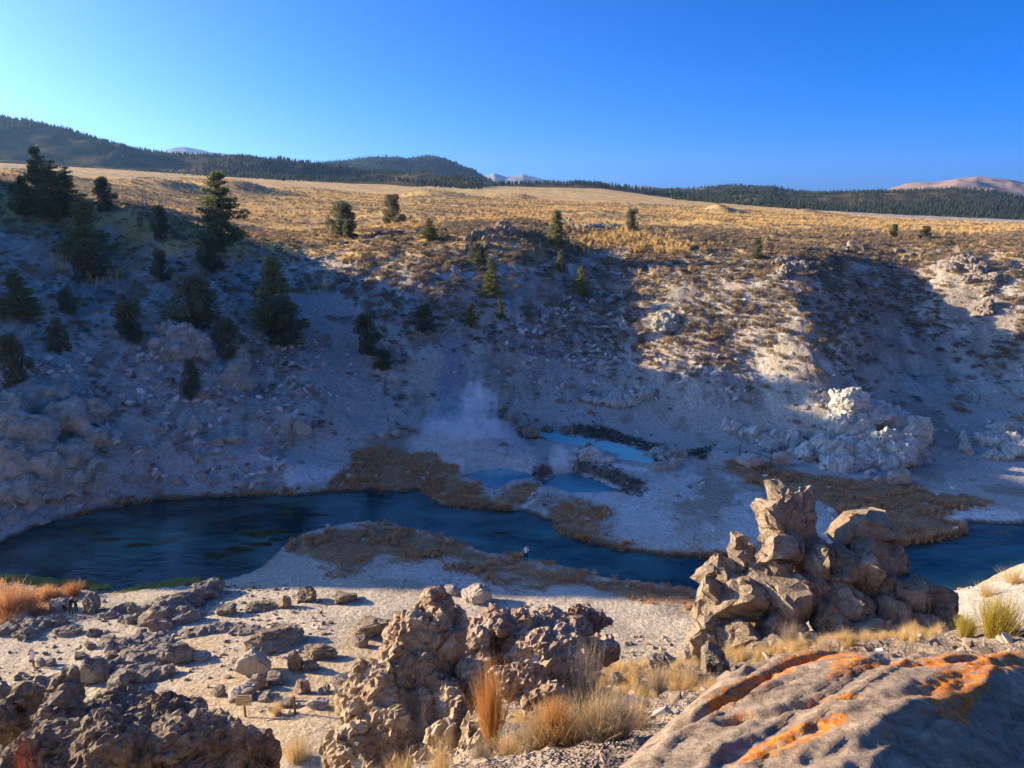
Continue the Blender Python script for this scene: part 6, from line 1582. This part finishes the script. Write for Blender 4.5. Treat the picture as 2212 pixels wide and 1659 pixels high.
log_('twisted driftwood limb below the grey chute', [(1063, 792), (1075, 797), (1088, 804), (1096, 810)], .12, branch=4)
log_('dark fallen trunk right of the turquoise pool', [(1470, 985), (1495, 980), (1525, 974)], .16, M_GPOST, branch=3)
log_('thin dark branch lying on the near creek grass', [(1103, 1252), (1115, 1253), (1128, 1254)], .08, M_GPOST, 40)
log_('pale broken pole leaning in the dark bank scrub', [(1446, 985), (1449, 992)], .08, M_WSIGN)

# ------------------------------------------------------------------ people
M_SKIN = plain_mat('skin', (.50, .30, .21), .6, .3, .05)
M_SHIRT = plain_mat('white_shirt', (.72, .74, .80), var=.06); M_BLACK = plain_mat('black_cloth', (.015, .015, .018), var=.2); M_DKJ = plain_mat('dark_green_jacket', (.020, .026, .022), var=.2)
M_KHAKI = plain_mat('grey_trousers', (.12, .105, .08), var=.15); M_LILAC = plain_mat('lilac_jacket', (.56, .46, .74), var=.08); M_HAIRD = plain_mat('dark_hair', (.02, .015, .012), var=.2); M_HAIRB = plain_mat('blond_hair', (.52, .36, .17), var=.15); M_SHOE = plain_mat('dark_shoes', (.03, .025, .02), var=.2)
def person(p, rz, height, label, top, legs, hair, pose='stand', group=None):
    """one continuous skinned figure facing local +y, 1.75 m tall before scaling"""
    J = {}; E = []
    def j(n, co, r, par=None):
        J[n] = (Vector(co), r); 
        if par: E.append((par, n))
    lean = {'stand': 0, 'look_down': .05, 'bend': .30, 'crouch': .25}[pose]
    dz = -.42 if pose == 'crouch' else 0
    j('pelvis', (0, 0, .95 + dz), .135); j('spine', (0, lean * .3, 1.14 + dz), .125, 'pelvis'); j('chest', (0, lean * .8, 1.34 + dz - lean * .2), .15, 'spine')
    nf = .03 if pose == 'stand' else .10
    j('neck', (0, lean + .01, 1.49 + dz - lean * .35), .055, 'chest'); hb = J['neck'][0]
    j('head_base', hb + Vector((0, nf * .5, .07)), .075, 'neck'); j('head', hb + Vector((0, nf, .15)), .092, 'head_base'); j('crown', hb + Vector((0, nf * 1.1, .225)), .075, 'head')
    j('nose', hb + Vector((0, nf + .105, .135)), .012, 'head')
    for s, n in ((-1, 'l'), (1, 'r')):
        j('hip' + n, (s * .09, 0, .90 + dz), .095, 'pelvis')
        if pose == 'crouch': j('knee' + n, (s * .14, .38, .52), .062, 'hip' + n); j('ankle' + n, (s * .12, .06, .09), .045, 'knee' + n)
        else: j('knee' + n, (s * .105, .03 + (.05 if s > 0 else 0), .50), .064, 'hip' + n); j('ankle' + n, (s * .115, (.05 if s > 0 else -.03), .09), .045, 'knee' + n)
        a = J['ankle' + n][0]; j('toe' + n, a + Vector((s * .02, .16, -.055)), .036, 'ankle' + n)
        c = J['chest'][0]; j('sh' + n, c + Vector((s * .17, 0, .07)), .066, 'chest')
        S_ = J['sh' + n][0]
        if pose == 'stand': j('el' + n, S_ + Vector((s * .07, -.03, -.28)), .048, 'sh' + n); j('wr' + n, S_ + Vector((s * .06, .08, -.51)), .034, 'el' + n); fd = Vector((0, .03, -.09))
        else: j('el' + n, S_ + Vector((s * .08, .04, -.27)), .048, 'sh' + n); j('wr' + n, S_ + Vector((s * -.02, .26, -.27)), .034, 'el' + n); fd = Vector((-s * .03, .085, -.02))
        w_ = J['wr' + n][0]; j('palm' + n, w_ + fd * .8, .036, 'wr' + n)
        q = J['palm' + n][0]; sd_ = Vector((.02, 0, 0)) if pose == 'stand' else Vector((.012, 0, .018))
        for f_, (k_, L_) in enumerate(((-1.3, .8), (-.45, 1.0), (.4, .95), (1.2, .75))):
            j('f%d%s' % (f_, n), q + fd * .45 + sd_ * k_, .009, 'palm' + n); j('g%d%s' % (f_, n), q + fd * (.45 + .55 * L_) + sd_ * k_ + Vector((-s * .012, .01, 0)), .008, 'f%d%s' % (f_, n))
        j('t' + n, w_ + fd * .5 + Vector((-s * .045, .03, 0)), .010, 'palm' + n)
    names = list(J); me = bpy.data.meshes.new('body'); me.from_pydata([J[n][0] for n in names], [(names.index(a), names.index(b_)) for a, b_ in E], [])
    o = bpy.data.objects.new('body', me); COL.objects.link(o)
    o.modifiers.new('skin', 'SKIN'); o.modifiers.new('sub', 'SUBSURF').levels = 1
    lay = me.skin_vertices[0].data if me.skin_vertices else None
    if lay is None:
        bm = bmesh.new(); bm.from_mesh(me); bm.verts.layers.skin.verify(); bm.to_mesh(me); bm.free(); lay = me.skin_vertices[0].data
    for i, n in enumerate(names): lay[i].radius = (J[n][1] * .98,) * 2; lay[i].use_root = (n == 'pelvis')
    dg = bpy.context.evaluated_depsgraph_get(); nm = bpy.data.meshes.new_from_object(o.evaluated_get(dg)); bpy.data.objects.remove(o); bpy.data.meshes.remove(me)
    nm.materials.clear()
    for m_ in (top, legs, M_SKIN, hair, M_SHOE): nm.materials.append(m_)
    keys = {'head': 2, 'head_base': 2, 'crown': 3, 'nose': 2, 'neck': 2}
    import mathutils
    kd = mathutils.kdtree.KDTree(len(names)); [kd.insert(J[n][0], i) for i, n in enumerate(names)]; kd.balance()
    for f in nm.polygons:
        n = names[kd.find(f.center)[1]]; k = 0
        if n in keys: k = keys[n]; k = 3 if (n == 'head' and f.center.y < J['head'][0].y + .02) else k
        elif n[:3] in ('hip', 'kne') or n == 'pelvis' or n.startswith('ankle'): k = 1
        elif n.startswith('toe'): k = 4
        elif n.startswith(('palm', 'f', 'g', 't', 'wr')): k = 2
        if n == 'pelvis' and f.center.z > J['pelvis'][0].z + .02: k = 0
        f.material_index = k; f.use_smooth = True
    s = height / 1.75
    return tag(mobj('person', nm, None, p, (0, 0, rz), s), label, 'person', group)
pm = hit(1136, 1214, 50, 120)
person(pm, R(-25), 1.80, 'person in white shirt and black trousers standing at the water', M_SHIRT, M_BLACK, M_HAIRD, 'look_down')
person(hit(153.6, 1329, 30, 90), R(-8), 1.78, 'tallest person in a dark jacket and grey trousers seen from behind', M_DKJ, M_KHAKI, M_HAIRD, 'bend')
person(hit(137, 1322, 30, 90), R(-60), 1.25, 'crouching figure in dark clothes beside the tallest person', M_DKJ, M_DKJ, M_HAIRD, 'crouch')
person(hit(166, 1325, 30, 90), R(35), 1.45, 'shorter person in dark clothes right of the tallest person', M_DKJ, M_BLACK, M_HAIRD, 'bend')
person(hit(189, 1308, 30, 90), R(150), 1.05, 'small fair haired child in a lilac jacket by the rocks', M_LILAC, M_LILAC, M_HAIRB, 'stand')

# ------------------------------------------------------------------ steam
def steam(label, c, rad, density, seed, scale=.5):
    V, F = ICO[4]; V = V.copy(); nn = fbm(V[:, 0] * 1.6, V[:, 1] * 1.6, V[:, 2] * 1.6, octv=2, seed=seed); V = V * (1 + .15 * nn)[:, None] * np.array(rad)
    m, nt, b = new_mat('steam_vapour'); nt.nodes.remove(b)
    pv = N(nt, 'ShaderNodeVolumePrincipled', {'Color': (.95, .96, .98, 1), 'Anisotropy': .2})
    tc = N(nt, 'ShaderNodeTexCoord')
    n1 = N(nt, 'ShaderNodeTexNoise', {'Vector': tc.outputs['Object'], 'Scale': scale, 'Detail': 4.0, 'Roughness': .6, 'Distortion': 1.6})
    # thins out towards its own edge
    sx = N(nt, 'ShaderNodeVectorMath', {0: tc.outputs['Object'], 1: tuple(1 / k for k in rad)}, operation='MULTIPLY')
    ln = N(nt, 'ShaderNodeVectorMath', {0: sx.outputs[0]}, operation='LENGTH')
    fall = N(nt, 'ShaderNodeMapRange', {'Value': ln.outputs['Value'], 'From Min': .95, 'From Max': .15, 'To Min': 0.0, 'To Max': 1.0})
    cl = N(nt, 'ShaderNodeMapRange', {'Value': n1.outputs[0], 'From Min': .44, 'From Max': .68, 'To Min': 0.0, 'To Max': density})
    mu = N(nt, 'ShaderNodeMath', {0: fall.outputs[0], 1: cl.outputs[0]}, operation='MULTIPLY')
    nt.links.new(mu.outputs[0], pv.inputs['Density']); nt.links.new(pv.outputs[0], nt.nodes['Material Output'].inputs['Volume'])
    tag(mobj('steam', mesh_np('steam', V, F, m, True), None, c), label, 'steam', kind='stuff')
pa = hit(1035, 915, 80, 200); steam('white steam plume rising at the foot of the grey chute', pa + Vector((0, -.5, 3.0)), (3.2, 2.4, 4.6), 5.0, 3, .6)
pb = hit(1000, 950, 80, 200); steam('thin steam drifting over the pale mound', pb + Vector((1, -.5, 1.2)), (7.5, 3.4, 3.2), 2.0, 5, .45)
pc = hit(1205, 1012, 80, 200); steam('white steam puff between the two blue pools', pc + Vector((.3, -.8, 1.2)), (2.0, 1.7, 2.8), 5.0, 7, .9)
pd = at_z(1080, 1030, .6); steam('faint mist hanging over the round blue pool', pd + Vector((0, .5, .9)), (5.0, 2.0, 1.4), .4, 9, .6)
SC.cycles.volume_step_rate = 2.0
SC.cycles.volume_max_steps = 64
# ------------------------------------------------------------------ the air between here and the far peaks
hm = bpy.data.materials.new('haze_air'); hm.use_nodes = True; nt = hm.node_tree
nt.nodes.remove(nt.nodes['Principled BSDF'])
pv = N(nt, 'ShaderNodeVolumePrincipled', {'Color': (.30, .60, 1.0, 1), 'Density': 4.5e-5, 'Anisotropy': .5})
nt.links.new(pv.outputs[0], nt.nodes['Material Output'].inputs['Volume'])
m_ = MB(); m_.box((0, 2500, 230), (20000, 17000, 800))
tag(m_.build('haze', hm), 'thin blue haze filling the distance', 'haze', kind='stuff')
